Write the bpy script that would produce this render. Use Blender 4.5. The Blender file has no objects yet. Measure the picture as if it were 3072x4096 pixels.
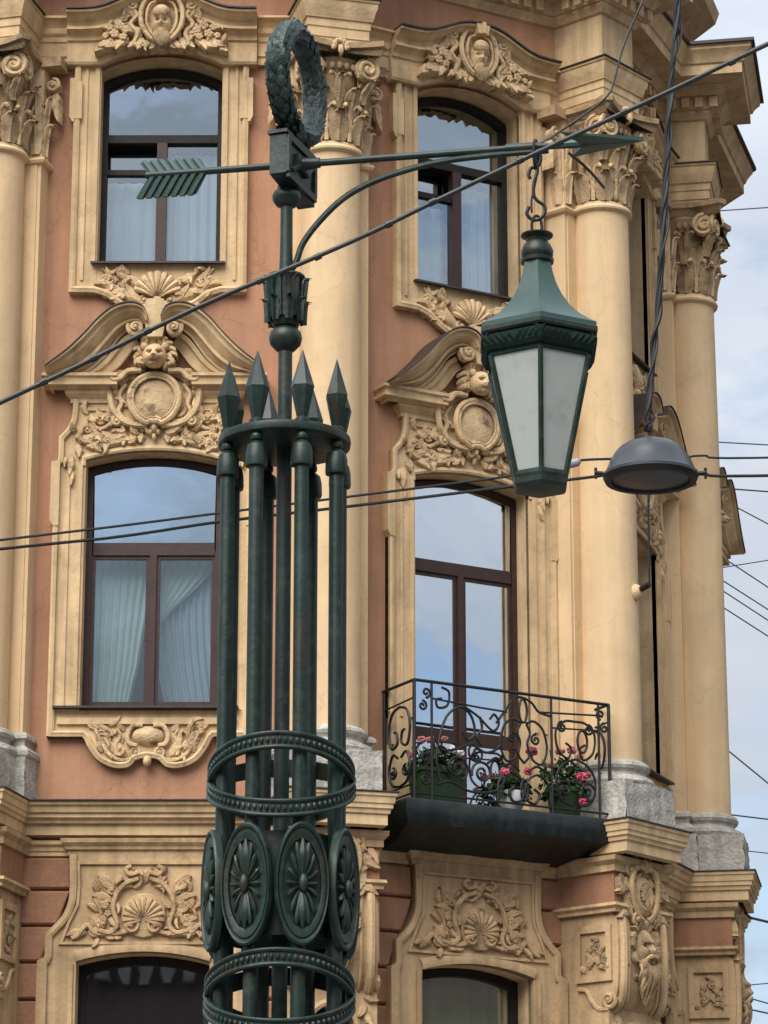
import bpy, bmesh, math, random
from math import sin, cos, pi, radians, sqrt, atan2, hypot
from mathutils import Vector, Matrix

rnd = random.Random(11)
S = bpy.context.scene
COL = S.collection

# ------------------------------------------------------------------ camera, sky, sun, exposure
cam_d = bpy.data.cameras.new('camera')
cam = bpy.data.objects.new('camera', cam_d)
COL.objects.link(cam)
cam.location = (0, 0, 1.6)
cam.rotation_euler = (pi / 2 + radians(16.416), 0, 0)
cam_d.sensor_fit = 'HORIZONTAL'
cam_d.sensor_width = 36
cam_d.lens = 36 * 12712.26 / 3072
cam_d.clip_start = 0.1
cam_d.clip_end = 2000
S.camera = cam
S.render.resolution_x, S.render.resolution_y = 768, 1024
S.render.engine = 'CYCLES'
S.view_settings.view_transform = 'Standard'
S.view_settings.look = 'None'
S.view_settings.exposure = 0.98
S.view_settings.gamma = 1.0

SUN_EL, SUN_AZ = radians(48), radians(207)      # high behind the camera, to the left
w = bpy.data.worlds.new('World')
S.world = w
w.use_nodes = True
nt = w.node_tree
nt.nodes.clear()
N = nt.nodes.new
L = nt.links.new
out = N('ShaderNodeOutputWorld')
bg = N('ShaderNodeBackground')
bg.inputs['Strength'].default_value = 0.095
sky = N('ShaderNodeTexSky')
sky.sky_type = 'NISHITA'
sky.sun_disc = False
sky.sun_elevation = SUN_EL
sky.sun_rotation = SUN_AZ
sky.air_density = 1.0
sky.dust_density = 1.6
tc = N('ShaderNodeTexCoord')
mp = N('ShaderNodeMapping')
mp.inputs['Scale'].default_value = (1.0, 1.0, 2.6)
mp.inputs['Location'].default_value = (1.3, 2.2, 0.1)
no = N('ShaderNodeTexNoise')
no.inputs['Scale'].default_value = 5.0
no.inputs['Detail'].default_value = 7
no.inputs['Roughness'].default_value = 0.55
rp = N('ShaderNodeValToRGB')
rp.color_ramp.elements[0].position = 0.36
rp.color_ramp.elements[0].color = (0.10, 0.10, 0.10, 1)
rp.color_ramp.elements[1].position = 0.46
rp.color_ramp.elements[1].color = (1, 1, 1, 1)
no2 = N('ShaderNodeTexNoise')
no2.inputs['Scale'].default_value = 9.0
no2.inputs['Detail'].default_value = 5
rp2 = N('ShaderNodeValToRGB')
rp2.color_ramp.elements[0].position = 0.3
rp2.color_ramp.elements[0].color = (5.8, 6.5, 7.6, 1)
rp2.color_ramp.elements[1].position = 0.7
rp2.color_ramp.elements[1].color = (7.9, 8.4, 9.2, 1)
mx = N('ShaderNodeMixRGB')
L(tc.outputs['Generated'], mp.inputs['Vector'])
L(mp.outputs['Vector'], no.inputs['Vector'])
L(mp.outputs['Vector'], no2.inputs['Vector'])
L(no.outputs['Fac'], rp.inputs['Fac'])
L(no2.outputs['Fac'], rp2.inputs['Fac'])
L(rp.outputs['Color'], mx.inputs['Fac'])
L(sky.outputs['Color'], mx.inputs['Color1'])
sx_ = N('ShaderNodeSeparateXYZ')
L(tc.outputs['Generated'], sx_.inputs['Vector'])
m_a = N('ShaderNodeMath')
m_a.operation = 'MAXIMUM'
m_a.inputs[1].default_value = 0.0
L(sx_.outputs['Z'], m_a.inputs[0])
m_b = N('ShaderNodeMath')                       # overcast sky: zenith three times the horizon
m_b.operation = 'MULTIPLY_ADD'
m_b.inputs[1].default_value = 2.0 / 3.0
m_b.inputs[2].default_value = 1.0 / 3.0
L(m_a.outputs['Value'], m_b.inputs[0])
m_c = N('ShaderNodeVectorMath')
m_c.operation = 'SCALE'
L(rp2.outputs['Color'], m_c.inputs[0])
L(m_b.outputs['Value'], m_c.inputs['Scale'])
L(m_c.outputs['Vector'], mx.inputs['Color2'])
L(mx.outputs['Color'], bg.inputs['Color'])
L(bg.outputs['Background'], out.inputs['Surface'])

sd = bpy.data.lights.new('sun', 'SUN')
sd.energy = 2.2
sd.angle = radians(50)
sd.color = (1.0, 0.98, 0.94)
sun = bpy.data.objects.new('sun', sd)
COL.objects.link(sun)
sdir = Vector((sin(SUN_AZ) * cos(SUN_EL), cos(SUN_AZ) * cos(SUN_EL), sin(SUN_EL)))
sun.rotation_euler = sdir.to_track_quat('Z', 'Y').to_euler()
sun.location = (-8, -12, 30)

# ------------------------------------------------------------------ materials
def mat(name, col, rough=0.85, var=0.16, scale=2.5, bump=0.25, bscale=40, streak=0.0, metal=0.0, spec=0.3,
        stain=None, stain_amt=0.0, stain_scale=1.2, stain2=None, crack=0.0):
    m = bpy.data.materials.new(name)
    m.use_nodes = True
    t = m.node_tree
    p = t.nodes['Principled BSDF']
    p.inputs['Roughness'].default_value = rough
    p.inputs['Metallic'].default_value = metal
    p.inputs['Specular IOR Level'].default_value = spec
    n = t.nodes.new
    l = t.links.new
    g = n('ShaderNodeNewGeometry')
    no = n('ShaderNodeTexNoise')
    no.inputs['Scale'].default_value = scale
    no.inputs['Detail'].default_value = 6
    no.inputs['Roughness'].default_value = 0.6
    l(g.outputs['Position'], no.inputs['Vector'])
    r = n('ShaderNodeValToRGB')
    r.color_ramp.elements[0].position = 0.3
    r.color_ramp.elements[1].position = 0.72
    r.color_ramp.elements[0].color = tuple(c * (1 - var) for c in col) + (1,)
    r.color_ramp.elements[1].color = tuple(min(1, c * (1 + var * 0.6)) for c in col) + (1,)
    l(no.outputs['Fac'], r.inputs['Fac'])
    cur = r.outputs['Color']
    if streak:
        mp = n('ShaderNodeMapping')
        mp.inputs['Scale'].default_value = (7, 7, 0.55)
        l(g.outputs['Position'], mp.inputs['Vector'])
        n2 = n('ShaderNodeTexNoise')
        n2.inputs['Scale'].default_value = 1.4
        n2.inputs['Detail'].default_value = 5
        l(mp.outputs['Vector'], n2.inputs['Vector'])
        r2 = n('ShaderNodeValToRGB')
        r2.color_ramp.elements[0].position = 0.38
        r2.color_ramp.elements[0].color = (1 - streak, 1 - streak * 1.05, 1 - streak * 1.15, 1)
        r2.color_ramp.elements[1].position = 0.62
        r2.color_ramp.elements[1].color = (1, 1, 1, 1)
        l(n2.outputs['Fac'], r2.inputs['Fac'])
        mm = n('ShaderNodeMixRGB')
        mm.blend_type = 'MULTIPLY'
        mm.inputs['Fac'].default_value = 1
        l(cur, mm.inputs['Color1'])
        l(r2.outputs['Color'], mm.inputs['Color2'])
        cur = mm.outputs['Color']
    if stain:
        n3 = n('ShaderNodeTexNoise')
        n3.inputs['Scale'].default_value = stain_scale
        n3.inputs['Detail'].default_value = 9
        n3.inputs['Roughness'].default_value = 0.68
        l(g.outputs['Position'], n3.inputs['Vector'])
        r3 = n('ShaderNodeValToRGB')
        r3.color_ramp.elements[0].position = 0.52
        r3.color_ramp.elements[0].color = (0, 0, 0, 1)
        r3.color_ramp.elements[1].position = 0.68
        r3.color_ramp.elements[1].color = (stain_amt,) * 3 + (1,)
        l(n3.outputs['Fac'], r3.inputs['Fac'])
        mm = n('ShaderNodeMixRGB')
        l(r3.outputs['Color'], mm.inputs['Fac'])
        l(cur, mm.inputs['Color1'])
        mm.inputs['Color2'].default_value = tuple(stain) + (1,)
        cur = mm.outputs['Color']
    if stain2:
        n4 = n('ShaderNodeTexNoise')
        n4.inputs['Scale'].default_value = 3.1
        n4.inputs['Detail'].default_value = 10
        n4.inputs['Roughness'].default_value = 0.72
        mp4 = n('ShaderNodeMapping')
        mp4.inputs['Location'].default_value = (4.2, 1.7, 9.3)
        mp4.inputs['Scale'].default_value = (2.2, 2.2, 0.8)
        l(g.outputs['Position'], mp4.inputs['Vector'])
        l(mp4.outputs['Vector'], n4.inputs['Vector'])
        r4 = n('ShaderNodeValToRGB')
        r4.color_ramp.elements[0].position = 0.55
        r4.color_ramp.elements[0].color = (0, 0, 0, 1)
        r4.color_ramp.elements[1].position = 0.64
        r4.color_ramp.elements[1].color = (0.7, 0.7, 0.7, 1)
        l(n4.outputs['Fac'], r4.inputs['Fac'])
        mm = n('ShaderNodeMixRGB')
        l(r4.outputs['Color'], mm.inputs['Fac'])
        l(cur, mm.inputs['Color1'])
        mm.inputs['Color2'].default_value = tuple(stain2) + (1,)
        cur = mm.outputs['Color']
    if crack:
        nd = n('ShaderNodeTexNoise')
        nd.inputs['Scale'].default_value = 2.5
        nd.inputs['Detail'].default_value = 6
        l(g.outputs['Position'], nd.inputs['Vector'])
        va = n('ShaderNodeVectorMath')
        va.operation = 'MULTIPLY_ADD'
        va.inputs[1].default_value = (0.5, 0.5, 0.5)
        l(nd.outputs['Color'], va.inputs[0])
        l(g.outputs['Position'], va.inputs[2])
        vo = n('ShaderNodeTexVoronoi')
        vo.feature = 'DISTANCE_TO_EDGE'
        vo.inputs['Scale'].default_value = 0.75
        l(va.outputs['Vector'], vo.inputs['Vector'])
        rc_ = n('ShaderNodeValToRGB')
        rc_.color_ramp.elements[0].position = 0.0
        rc_.color_ramp.elements[0].color = (1 - crack,) * 3 + (1,)
        rc_.color_ramp.elements[1].position = 0.006
        rc_.color_ramp.elements[1].color = (1, 1, 1, 1)
        l(vo.outputs['Distance'], rc_.inputs['Fac'])
        mm = n('ShaderNodeMixRGB')
        mm.blend_type = 'MULTIPLY'
        mm.inputs['Fac'].default_value = 1
        l(cur, mm.inputs['Color1'])
        l(rc_.outputs['Color'], mm.inputs['Color2'])
        cur = mm.outputs['Color']
    l(cur, p.inputs['Base Color'])
    if bump:
        nb = n('ShaderNodeTexNoise')
        nb.inputs['Scale'].default_value = bscale
        nb.inputs['Detail'].default_value = 5
        l(g.outputs['Position'], nb.inputs['Vector'])
        b = n('ShaderNodeBump')
        b.inputs['Strength'].default_value = bump
        b.inputs['Distance'].default_value = 0.02
        l(nb.outputs['Fac'], b.inputs['Height'])
        l(b.outputs['Normal'], p.inputs['Normal'])
    return m

M = {}
M['cream'] = mat('cream_stucco', (0.69, 0.49, 0.275), var=0.18, streak=0.20, bump=0.3, bscale=25,
                 stain=(0.25, 0.155, 0.08), stain_amt=0.42, stain_scale=2.6)
M['orn'] = mat('ornament_stucco', (0.64, 0.45, 0.25), var=0.30, scale=6, bump=0.5, bscale=50,
               stain=(0.13, 0.078, 0.043), stain_amt=0.85, stain_scale=6.5)
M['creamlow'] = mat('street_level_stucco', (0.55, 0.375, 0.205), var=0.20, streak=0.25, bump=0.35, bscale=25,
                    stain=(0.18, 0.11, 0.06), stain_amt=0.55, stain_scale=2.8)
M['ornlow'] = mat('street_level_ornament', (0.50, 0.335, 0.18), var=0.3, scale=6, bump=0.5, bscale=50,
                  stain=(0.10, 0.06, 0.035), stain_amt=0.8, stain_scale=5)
M['shaft'] = mat('shaft_stucco', (0.72, 0.51, 0.292), var=0.10, scale=1.6, streak=0.08, bump=0.16, bscale=12, crack=0.13,
                 stain=(0.46, 0.31, 0.17), stain_amt=0.30, stain_scale=1.3)
M['terra'] = mat('terracotta_stucco', (0.455, 0.236, 0.136), crack=0.20, var=0.15, scale=1.5, streak=0.13, bump=0.18, bscale=20,
                 stain=(0.36, 0.165, 0.09), stain_amt=0.5, stain_scale=1.7)
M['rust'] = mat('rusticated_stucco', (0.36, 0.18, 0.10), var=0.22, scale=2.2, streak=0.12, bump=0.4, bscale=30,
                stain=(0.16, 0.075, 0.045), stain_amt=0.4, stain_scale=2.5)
M['stone'] = mat('grey_stone', (0.50, 0.47, 0.405), var=0.28, scale=14, bump=0.8, bscale=30, streak=0.22, stain=(0.20, 0.19, 0.165),
                 stain_amt=0.5, stain_scale=11)
M['frame'] = mat('brown_window_paint', (0.045, 0.020, 0.015), rough=0.45, var=0.25, scale=9, bump=0.1, spec=0.4)
M['black'] = mat('old_black_window_paint', (0.018, 0.012, 0.010), rough=0.6, var=0.4, scale=9, bump=0.2, spec=0.3)
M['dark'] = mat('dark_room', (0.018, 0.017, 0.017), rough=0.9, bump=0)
M['flash'] = mat('dark_sheet_metal', (0.045, 0.032, 0.028), rough=0.5, var=0.3, scale=6, bump=0.2, spec=0.4)
M['green'] = mat('green_iron_paint', (0.0125, 0.032, 0.0235), rough=0.42, var=0.30, scale=4, bump=0.09, bscale=30, spec=0.42, streak=0.40,
                 stain=(0.055, 0.075, 0.060), stain_amt=0.55, stain_scale=9, stain2=(0.040, 0.026, 0.014))
M['capital'] = mat('sooty_stucco', (0.44, 0.30, 0.165), var=0.32, scale=7, bump=0.5, bscale=55,
                   stain=(0.10, 0.065, 0.04), stain_amt=0.9, stain_scale=3.4)
M['patina'] = mat('weathered_wreath_paint', (0.022, 0.044, 0.036), rough=0.42, var=0.6, scale=14, bump=0.4, bscale=60, spec=0.5,
                  stain=(0.13, 0.18, 0.145), stain_amt=0.5, stain_scale=9)
M['roof'] = mat('sky_sheen_green', (0.031, 0.070, 0.058), rough=0.42, var=0.15, scale=8, bump=0.08, spec=0.5)  # lamp green lightened: the sky's sheen is put into the base colour
M['iron'] = mat('black_wrought_iron', (0.010, 0.009, 0.009), rough=0.5, var=0.3, scale=20, bump=0.1, spec=0.4)
M['cable'] = mat('cable_sheath', (0.030, 0.033, 0.030), rough=0.45, var=0.4, scale=12, bump=0.2, spec=0.4)
M['wire'] = mat('wire_black', (0.012, 0.012, 0.013), rough=0.5, var=0.2, bump=0)
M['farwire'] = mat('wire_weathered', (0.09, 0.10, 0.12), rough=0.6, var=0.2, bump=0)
M['slab'] = mat('dark_green_balcony_sheet', (0.010, 0.017, 0.016), rough=0.45, var=0.5, scale=5, bump=0.35, bscale=9, spec=0.35, streak=0.4, stain=(0.03, 0.035, 0.03), stain_amt=0.5, stain_scale=4)
M['greenmatt'] = mat('matt_green_paint', (0.013, 0.027, 0.022), rough=0.8, var=0.4, scale=20, bump=0.2, spec=0.1)
M['pot'] = mat('green_flower_pot', (0.028, 0.060, 0.022), rough=0.5, var=0.2, scale=9, bump=0.1)
M['whitepot'] = mat('white_glazed_pot', (0.70, 0.70, 0.68), rough=0.3, var=0.1, bump=0.0)
M['leaf'] = mat('geranium_leaf', (0.032, 0.070, 0.016), rough=0.5, var=0.5, scale=30, bump=0)
M['pink'] = mat('pink_petals', (0.62, 0.09, 0.15), rough=0.6, var=0.3, scale=40, bump=0)
M['redf'] = mat('pale_pink_petals', (0.55, 0.20, 0.20), rough=0.6, var=0.3, scale=40, bump=0)
M['whitef'] = mat('white_petals', (0.82, 0.80, 0.80), rough=0.6, var=0.1, scale=40, bump=0)
M['dome'] = mat('grey_lamp_housing', (0.034, 0.037, 0.043), rough=0.35, var=0.2, scale=9, bump=0.05, spec=0.5)
M['ceramic'] = mat('grey_insulator', (0.30, 0.30, 0.30), rough=0.3, var=0.2, bump=0)
M['curt'] = mat('sheer_curtain', (0.66, 0.78, 0.74), rough=0.9, var=0.08, bump=0.0)
M['curt2'] = mat('blue_grey_curtain', (0.50, 0.60, 0.66), rough=0.9, var=0.1, bump=0.0)
M['gcurt'] = mat('olive_curtain', (0.55, 0.60, 0.26), rough=0.9, var=0.1, bump=0.0)
M['asphalt'] = mat('asphalt', (0.05, 0.05, 0.05), rough=0.9, var=0.3, scale=3, bump=0.3, bscale=80)
M['pave'] = mat('pavement_slabs', (0.22, 0.21, 0.20), rough=0.9, var=0.2, scale=3, bump=0.3)
M['opp'] = mat('opposite_facade', (0.16, 0.12, 0.10), rough=0.9, var=0.2)
M['oppband'] = mat('opposite_trim', (0.30, 0.27, 0.24), rough=0.9, var=0.2)

def glass(name, refl, tint, wob=0.12):
    m = bpy.data.materials.new(name)
    m.use_nodes = True
    t = m.node_tree
    t.nodes.clear()
    n = t.nodes.new
    l = t.links.new
    o = n('ShaderNodeOutputMaterial')
    mix = n('ShaderNodeMixShader')
    tr = n('ShaderNodeBsdfTransparent')
    tr.inputs['Color'].default_value = (0.80, 0.84, 0.84, 1)
    gl = n('ShaderNodeBsdfGlossy')
    gl.inputs['Color'].default_value = tuple(tint) + (1,)
    gl.inputs['Roughness'].default_value = 0.015
    lw = n('ShaderNodeLayerWeight')
    lw.inputs['Blend'].default_value = 0.35
    ma = n('ShaderNodeMapRange')
    ma.inputs['To Min'].default_value = refl
    ma.inputs['To Max'].default_value = min(1.0, refl + 0.5)
    l(lw.outputs['Facing'], ma.inputs['Value'])
    g = n('ShaderNodeNewGeometry')
    nb = n('ShaderNodeTexNoise')
    nb.inputs['Scale'].default_value = 1.7
    nb.inputs['Detail'].default_value = 2
    l(g.outputs['Position'], nb.inputs['Vector'])
    b = n('ShaderNodeBump')
    b.inputs['Strength'].default_value = wob
    b.inputs['Distance'].default_value = 0.02
    l(nb.outputs['Fac'], b.inputs['Height'])
    l(b.outputs['Normal'], gl.inputs['Normal'])
    l(ma.outputs['Result'], mix.inputs['Fac'])
    l(tr.outputs['BSDF'], mix.inputs[1])
    l(gl.outputs['BSDF'], mix.inputs[2])
    l(mix.outputs['Shader'], o.inputs['Surface'])
    return m
M['glass'] = glass('window_glass', 0.19, (0.86, 0.92, 1.0))
M['glass5'] = glass('curtained_window_glass', 0.10, (0.86, 0.92, 1.0), 0.05)
M['glass6'] = glass('bluish_window_glass', 0.40, (0.74, 0.88, 1.0), 0.05)
M['glass2'] = glass('new_window_glass', 0.62, (0.90, 0.95, 1.0))
M['glass3'] = glass('old_window_glass', 0.20, (0.82, 0.92, 1.0))
M['glass4'] = glass('low_window_glass', 0.24, (0.9, 0.95, 1.0), 0.04)

def opal(name, col):
    m = bpy.data.materials.new(name)
    m.use_nodes = True
    t = m.node_tree
    p = t.nodes['Principled BSDF']
    p.inputs['Base Color'].default_value = tuple(col) + (1,)
    p.inputs['Roughness'].default_value = 0.25
    n = t.nodes.new
    g = n('ShaderNodeNewGeometry')
    no = n('ShaderNodeTexNoise')
    no.inputs['Scale'].default_value = 9
    no.inputs['Detail'].default_value = 8
    no.inputs['Roughness'].default_value = 0.7
    t.links.new(g.outputs['Position'], no.inputs['Vector'])
    r = n('ShaderNodeValToRGB')
    r.color_ramp.elements[0].position = 0.30
    r.color_ramp.elements[0].color = tuple(c * 0.78 for c in col) + (1,)
    r.color_ramp.elements[1].position = 0.50
    r.color_ramp.elements[1].color = tuple(col) + (1,)
    t.links.new(no.outputs['Fac'], r.inputs['Fac'])
    t.links.new(r.outputs['Color'], p.inputs['Base Color'])
    tl = n('ShaderNodeBsdfTranslucent')
    tl.inputs['Color'].default_value = tuple(col) + (1,)
    mx = n('ShaderNodeMixShader')
    mx.inputs['Fac'].default_value = 0.25
    t.links.new(p.outputs['BSDF'], mx.inputs[1])
    t.links.new(tl.outputs['BSDF'], mx.inputs[2])
    t.links.new(mx.outputs['Shader'], t.nodes['Material Output'].inputs['Surface'])
    return m
M['opal'] = opal('opal_glass', (0.51, 0.54, 0.50))

# ------------------------------------------------------------------ mesh builder
class MB:
    def __init__(s):
        s.v, s.f = [], []

    def add(s, vs, fs):
        o = len(s.v)
        s.v += [tuple(p) for p in vs]
        s.f += [tuple(i + o for i in f) for f in fs]
        return s

    def box(s, x0, x1, y0, y1, z0, z1):
        return s.add([(x0, y0, z0), (x1, y0, z0), (x1, y1, z0), (x0, y1, z0), (x0, y0, z1), (x1, y0, z1), (x1, y1, z1), (x0, y1, z1)],
                     [(0, 3, 2, 1), (4, 5, 6, 7), (0, 1, 5, 4), (1, 2, 6, 5), (2, 3, 7, 6), (3, 0, 4, 7)])

    def wbox(s, u0, u1, w0, w1, z0, z1):
        return s.box(u0, u1, -w1, -w0, z0, z1)

    def bbox(s, u0, u1, w0, w1, z0, z1, b=0.012):
        """box on a wall with a chamfered front"""
        p = [(u0, -w0, z0), (u1, -w0, z0), (u1, -w0, z1), (u0, -w0, z1), (u0, -w1 + b, z0), (u1, -w1 + b, z0), (u1, -w1 + b, z1),
             (u0, -w1 + b, z1), (u0 + b, -w1, z0 + b), (u1 - b, -w1, z0 + b), (u1 - b, -w1, z1 - b), (u0 + b, -w1, z1 - b)]
        f = [(8, 9, 10, 11)]
        for a in (0, 4):
            for i in range(4):
                j = (i + 1) % 4
                f.append((a + i, a + j, a + 4 + j, a + 4 + i))
        return s.add(p, f)

    def prism(s, pts, w0, w1, back=False):
        n = len(pts)
        vs = [(u, -w1, z) for u, z in pts] + [(u, -w0, z) for u, z in pts]
        fs = [tuple(range(n))] + [(i, n + i, n + (i + 1) % n, (i + 1) % n) for i in range(n)]
        if back:
            fs.append(tuple(range(2 * n - 1, n - 1, -1)))
        return s.add(vs, fs)

    def tube(s, pts, rad, n=8, closed=False, sq=1.0, up=None):
        P = [Vector(p) for p in pts]
        m = len(P)
        R = rad if isinstance(rad, (list, tuple)) else [rad] * m
        T = []
        for i in range(m):
            a = P[(i - 1) % m] if (closed or i > 0) else P[i]
            b = P[(i + 1) % m] if (closed or i < m - 1) else P[i]
            d = (b - a)
            T.append(d.normalized() if d.length > 1e-9 else Vector((0, 0, 1)))
        ref = Vector(up) if up else (Vector((0, 0, 1)) if abs(T[0].z) < 0.9 else Vector((0, 1, 0)))
        nrm = (ref - T[0] * ref.dot(T[0])).normalized()
        vs = []
        for i in range(m):
            if up:
                ref = Vector(up)
                q = ref - T[i] * ref.dot(T[i])
                nrm = q.normalized() if q.length > 1e-6 else nrm
            else:
                q = nrm - T[i] * nrm.dot(T[i])
                nrm = q.normalized() if q.length > 1e-6 else nrm
            bn = T[i].cross(nrm)
            for k in range(n):
                a = 2 * pi * k / n
                vs.append(P[i] + (nrm * cos(a) * sq + bn * sin(a)) * R[i])
        fs = []
        for i in range(m if closed else m - 1):
            j = (i + 1) % m
            for k in range(n):
                l = (k + 1) % n
                fs.append((i * n + k, i * n + l, j * n + l, j * n + k))
        if not closed:
            fs.append(tuple(range(n - 1, -1, -1)))
            fs.append(tuple((m - 1) * n + k for k in range(n)))
        return s.add(vs, fs)

    def lathe(s, prof, n=24, c=(0, 0, 0), a0=0.0, cap=True):
        vs, fs = [], []
        for r, z in prof:
            for k in range(n):
                a = a0 + 2 * pi * k / n
                vs.append((c[0] + r * sin(a), c[1] - r * cos(a), c[2] + z))
        for i in range(len(prof) - 1):
            for k in range(n):
                l = (k + 1) % n
                fs.append((i * n + k, i * n + l, (i + 1) * n + l, (i + 1) * n + k))
        if cap:
            fs.append(tuple(range(n)))
            fs.append(tuple((len(prof) - 1) * n + k for k in range(n)))
        return s.add(vs, fs)

    def ell(s, c, r, nu=10, nv=7):
        vs, fs = [], []
        for i in range(nv + 1):
            ph = -pi / 2 + pi * i / nv
            for k in range(nu):
                a = 2 * pi * k / nu
                vs.append((c[0] + r[0] * cos(ph) * cos(a), c[1] + r[1] * cos(ph) * sin(a), c[2] + r[2] * sin(ph)))
        for i in range(nv):
            for k in range(nu):
                l = (k + 1) % nu
                fs.append((i * nu + k, i * nu + l, (i + 1) * nu + l, (i + 1) * nu + k))
        return s.add(vs, fs)

    def grid(s, rows, closed=False):
        n = len(rows[0])
        vs = [p for r in rows for p in r]
        fs = []
        for i in range(len(rows) - 1):
            for k in range(n - 1 + (1 if closed else 0)):
                l = (k + 1) % n
                fs.append((i * n + k, i * n + l, (i + 1) * n + l, (i + 1) * n + k))
        return s.add(vs, fs)

    # ---- relief ornaments on a wall (u right, z up, w out)
    def leaf(s, u, z, ang, ln, wd, w0=0.02, h=0.05, curl=0.0, lobes=4, tip=0.03, n=14):
        rows = []
        px, pz, a = u, z, ang
        for i in range(n + 1):
            t = i / n
            hw = wd * (sin(pi * min(1, (t * 0.93 + 0.05)) ** 0.75) ** 0.8) * (0.72 + 0.28 * abs(sin(pi * lobes * t)))
            ca, sa = cos(a), sin(a)
            row = []
            for q in (-1.0, -0.55, 0.0, 0.55, 1.0):
                ww = w0 + h * (0.55 + 0.45 * sin(pi * t)) * (1 - 0.75 * q * q) + tip * t * t
                if q == 0.0:
                    ww -= h * 0.22
                row.append((px - sa * hw * q, -ww, pz + ca * hw * q))
            sk = -(w0 - 0.085)
            row = [(row[0][0], sk, row[0][2])] + row + [(row[-1][0], sk, row[-1][2])]
            rows.append(row)
            px += ca * ln / n
            pz += sa * ln / n
            a += curl / n
        return s.grid(rows)

    def scroll(s, u, z, r, turns=1.6, sgn=1, a0=0.0, w0=0.03, tr=0.02, lift=0.03, n=26, disc=True):
        """spiral volute seen from the front; r outer radius, a0 outer end angle"""
        pts, rad = [], []
        for i in range(n + 1):
            t = i / n
            a = a0 + sgn * 2 * pi * turns * t
            rr = r * (1 - 0.88 * t)
            pts.append((u + rr * cos(a), -(w0 + lift * t), z + rr * sin(a)))
            rad.append(tr * (1 - 0.45 * t))
        s.tube(pts, rad, 6)
        s.ell((u, -(w0 + lift), z), (tr * 0.9, tr * 0.9, tr * 0.9), 6, 5)
        if disc:
            s.lathe_w([(r * 0.92, w0 - 0.08), (r * 0.92, w0 - 0.008), (r * 0.4, w0 + lift * 0.4)], u, z, 14)
        return s

    def lathe_w(s, prof, u, z, n=16, su=1.0, sz=1.0, cap=True):
        """lathe about an axis pointing out of the wall; prof (r, w)"""
        vs, fs = [], []
        for r, ww in prof:
            for k in range(n):
                a = 2 * pi * k / n
                vs.append((u + r * su * cos(a), -ww, z + r * sz * sin(a)))
        for i in range(len(prof) - 1):
            for k in range(n):
                l = (k + 1) % n
                fs.append((i * n + k, i * n + l, (i + 1) * n + l, (i + 1) * n + k))
        if cap:
            fs.append(tuple((len(prof) - 1) * n + k for k in range(n)))
        return s.add(vs, fs)

    def band(s, pts, rad, w0, n=6, closed=False, sq=1.0):
        return s.tube([(u, -(w0), z) for u, z in pts], rad, n, closed, sq)

    def shell(s, u, z, r, a0, a1, k, w0=0.03, bulge=0.06, tr=None):
        for i in range(k):
            a = a0 + (a1 - a0) * i / (k - 1)
            rr = r * (0.88 + 0.12 * sin(pi * i / (k - 1)))
            pts, rad = [], []
            for j in range(7):
                t = j / 6
                d = rr * (0.12 + 0.88 * t)
                pts.append((u + d * cos(a), -(w0 + bulge * sin(pi * (0.15 + 0.7 * t))), z + d * sin(a)))
                m = (a1 - a0) / (k - 1) * d * 0.52
                rad.append(max(0.006, abs(m) * (0.85 if j == 6 else 1)))
            s.tube(pts, rad, 6)
        return s

    def flower(s, u, z, r, w0=0.04, k=5):
        ph = rnd.random() * 6
        for i in range(k):
            a = ph + 2 * pi * i / k
            s.ell((u + r * 0.55 * cos(a), -w0 - 0.01, z + r * 0.55 * sin(a)), (r * 0.46, r * 0.4, r * 0.46), 7, 5)
        return s.ell((u, -w0 - r * 0.35, z), (r * 0.3, r * 0.3, r * 0.3), 6, 4)

    def build(s, name, mt, parent=None, loc=(0, 0, 0), rz=0.0, ang=35, flat=False):
        me = bpy.data.meshes.new(name)
        me.from_pydata(s.v, [], s.f)
        bm = bmesh.new()
        bm.from_mesh(me)
        bmesh.ops.recalc_face_normals(bm, faces=bm.faces)
        bm.to_mesh(me)
        bm.free()
        me.materials.append(mt if not isinstance(mt, str) else M[mt])
        if not flat:
            me.polygons.foreach_set('use_smooth', [True] * len(me.polygons))
            me.set_sharp_from_angle(angle=radians(ang))
        me.update()
        o = bpy.data.objects.new(name, me)
        COL.objects.link(o)
        o.parent = parent
        o.location = loc
        o.rotation_euler = (0, 0, rz)
        return o

KIDS = {}
def kids(o):
    return [c for c in o.children]

def copy_tree(o, parent, loc=None, rz=None):
    c = o.copy()
    COL.objects.link(c)
    c.parent = parent
    if loc is not None:
        c.location = loc
    if rz is not None:
        c.rotation_euler = (0, 0, rz)
    for ch in kids(o):
        copy_tree(ch, c)
    return c

def tag(o, label=None, cat=None, group=None, kind=None):
    if label:
        o['label'] = label
    if cat:
        o['category'] = cat
    if group:
        o['group'] = group
    if kind:
        o['kind'] = kind
    return o

def empty(name, loc, rz=0.0, parent=None):
    e = bpy.data.objects.new(name, None)
    COL.objects.link(e)
    e.location = loc
    e.rotation_euler = (0, 0, rz)
    e.parent = parent
    e.empty_display_size = 0.2
    return e

def spline(pts, per=8):
    """Catmull-Rom through the points (any dimension)"""
    P = [tuple(p) for p in pts]
    P = [tuple(2 * a - b for a, b in zip(P[0], P[1]))] + P + [tuple(2 * a - b for a, b in zip(P[-1], P[-2]))]
    o = []
    for i in range(1, len(P) - 2):
        for k in range(per):
            t = k / per
            o.append(tuple(0.5 * (2 * b + (c - a) * t + (2 * a - 5 * b + 4 * c - d) * t * t + (3 * b - a - 3 * c + d) * t ** 3)
                           for a, b, c, d in zip(P[i - 1], P[i], P[i + 1], P[i + 2])))
    o.append(P[-2])
    return o

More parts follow.
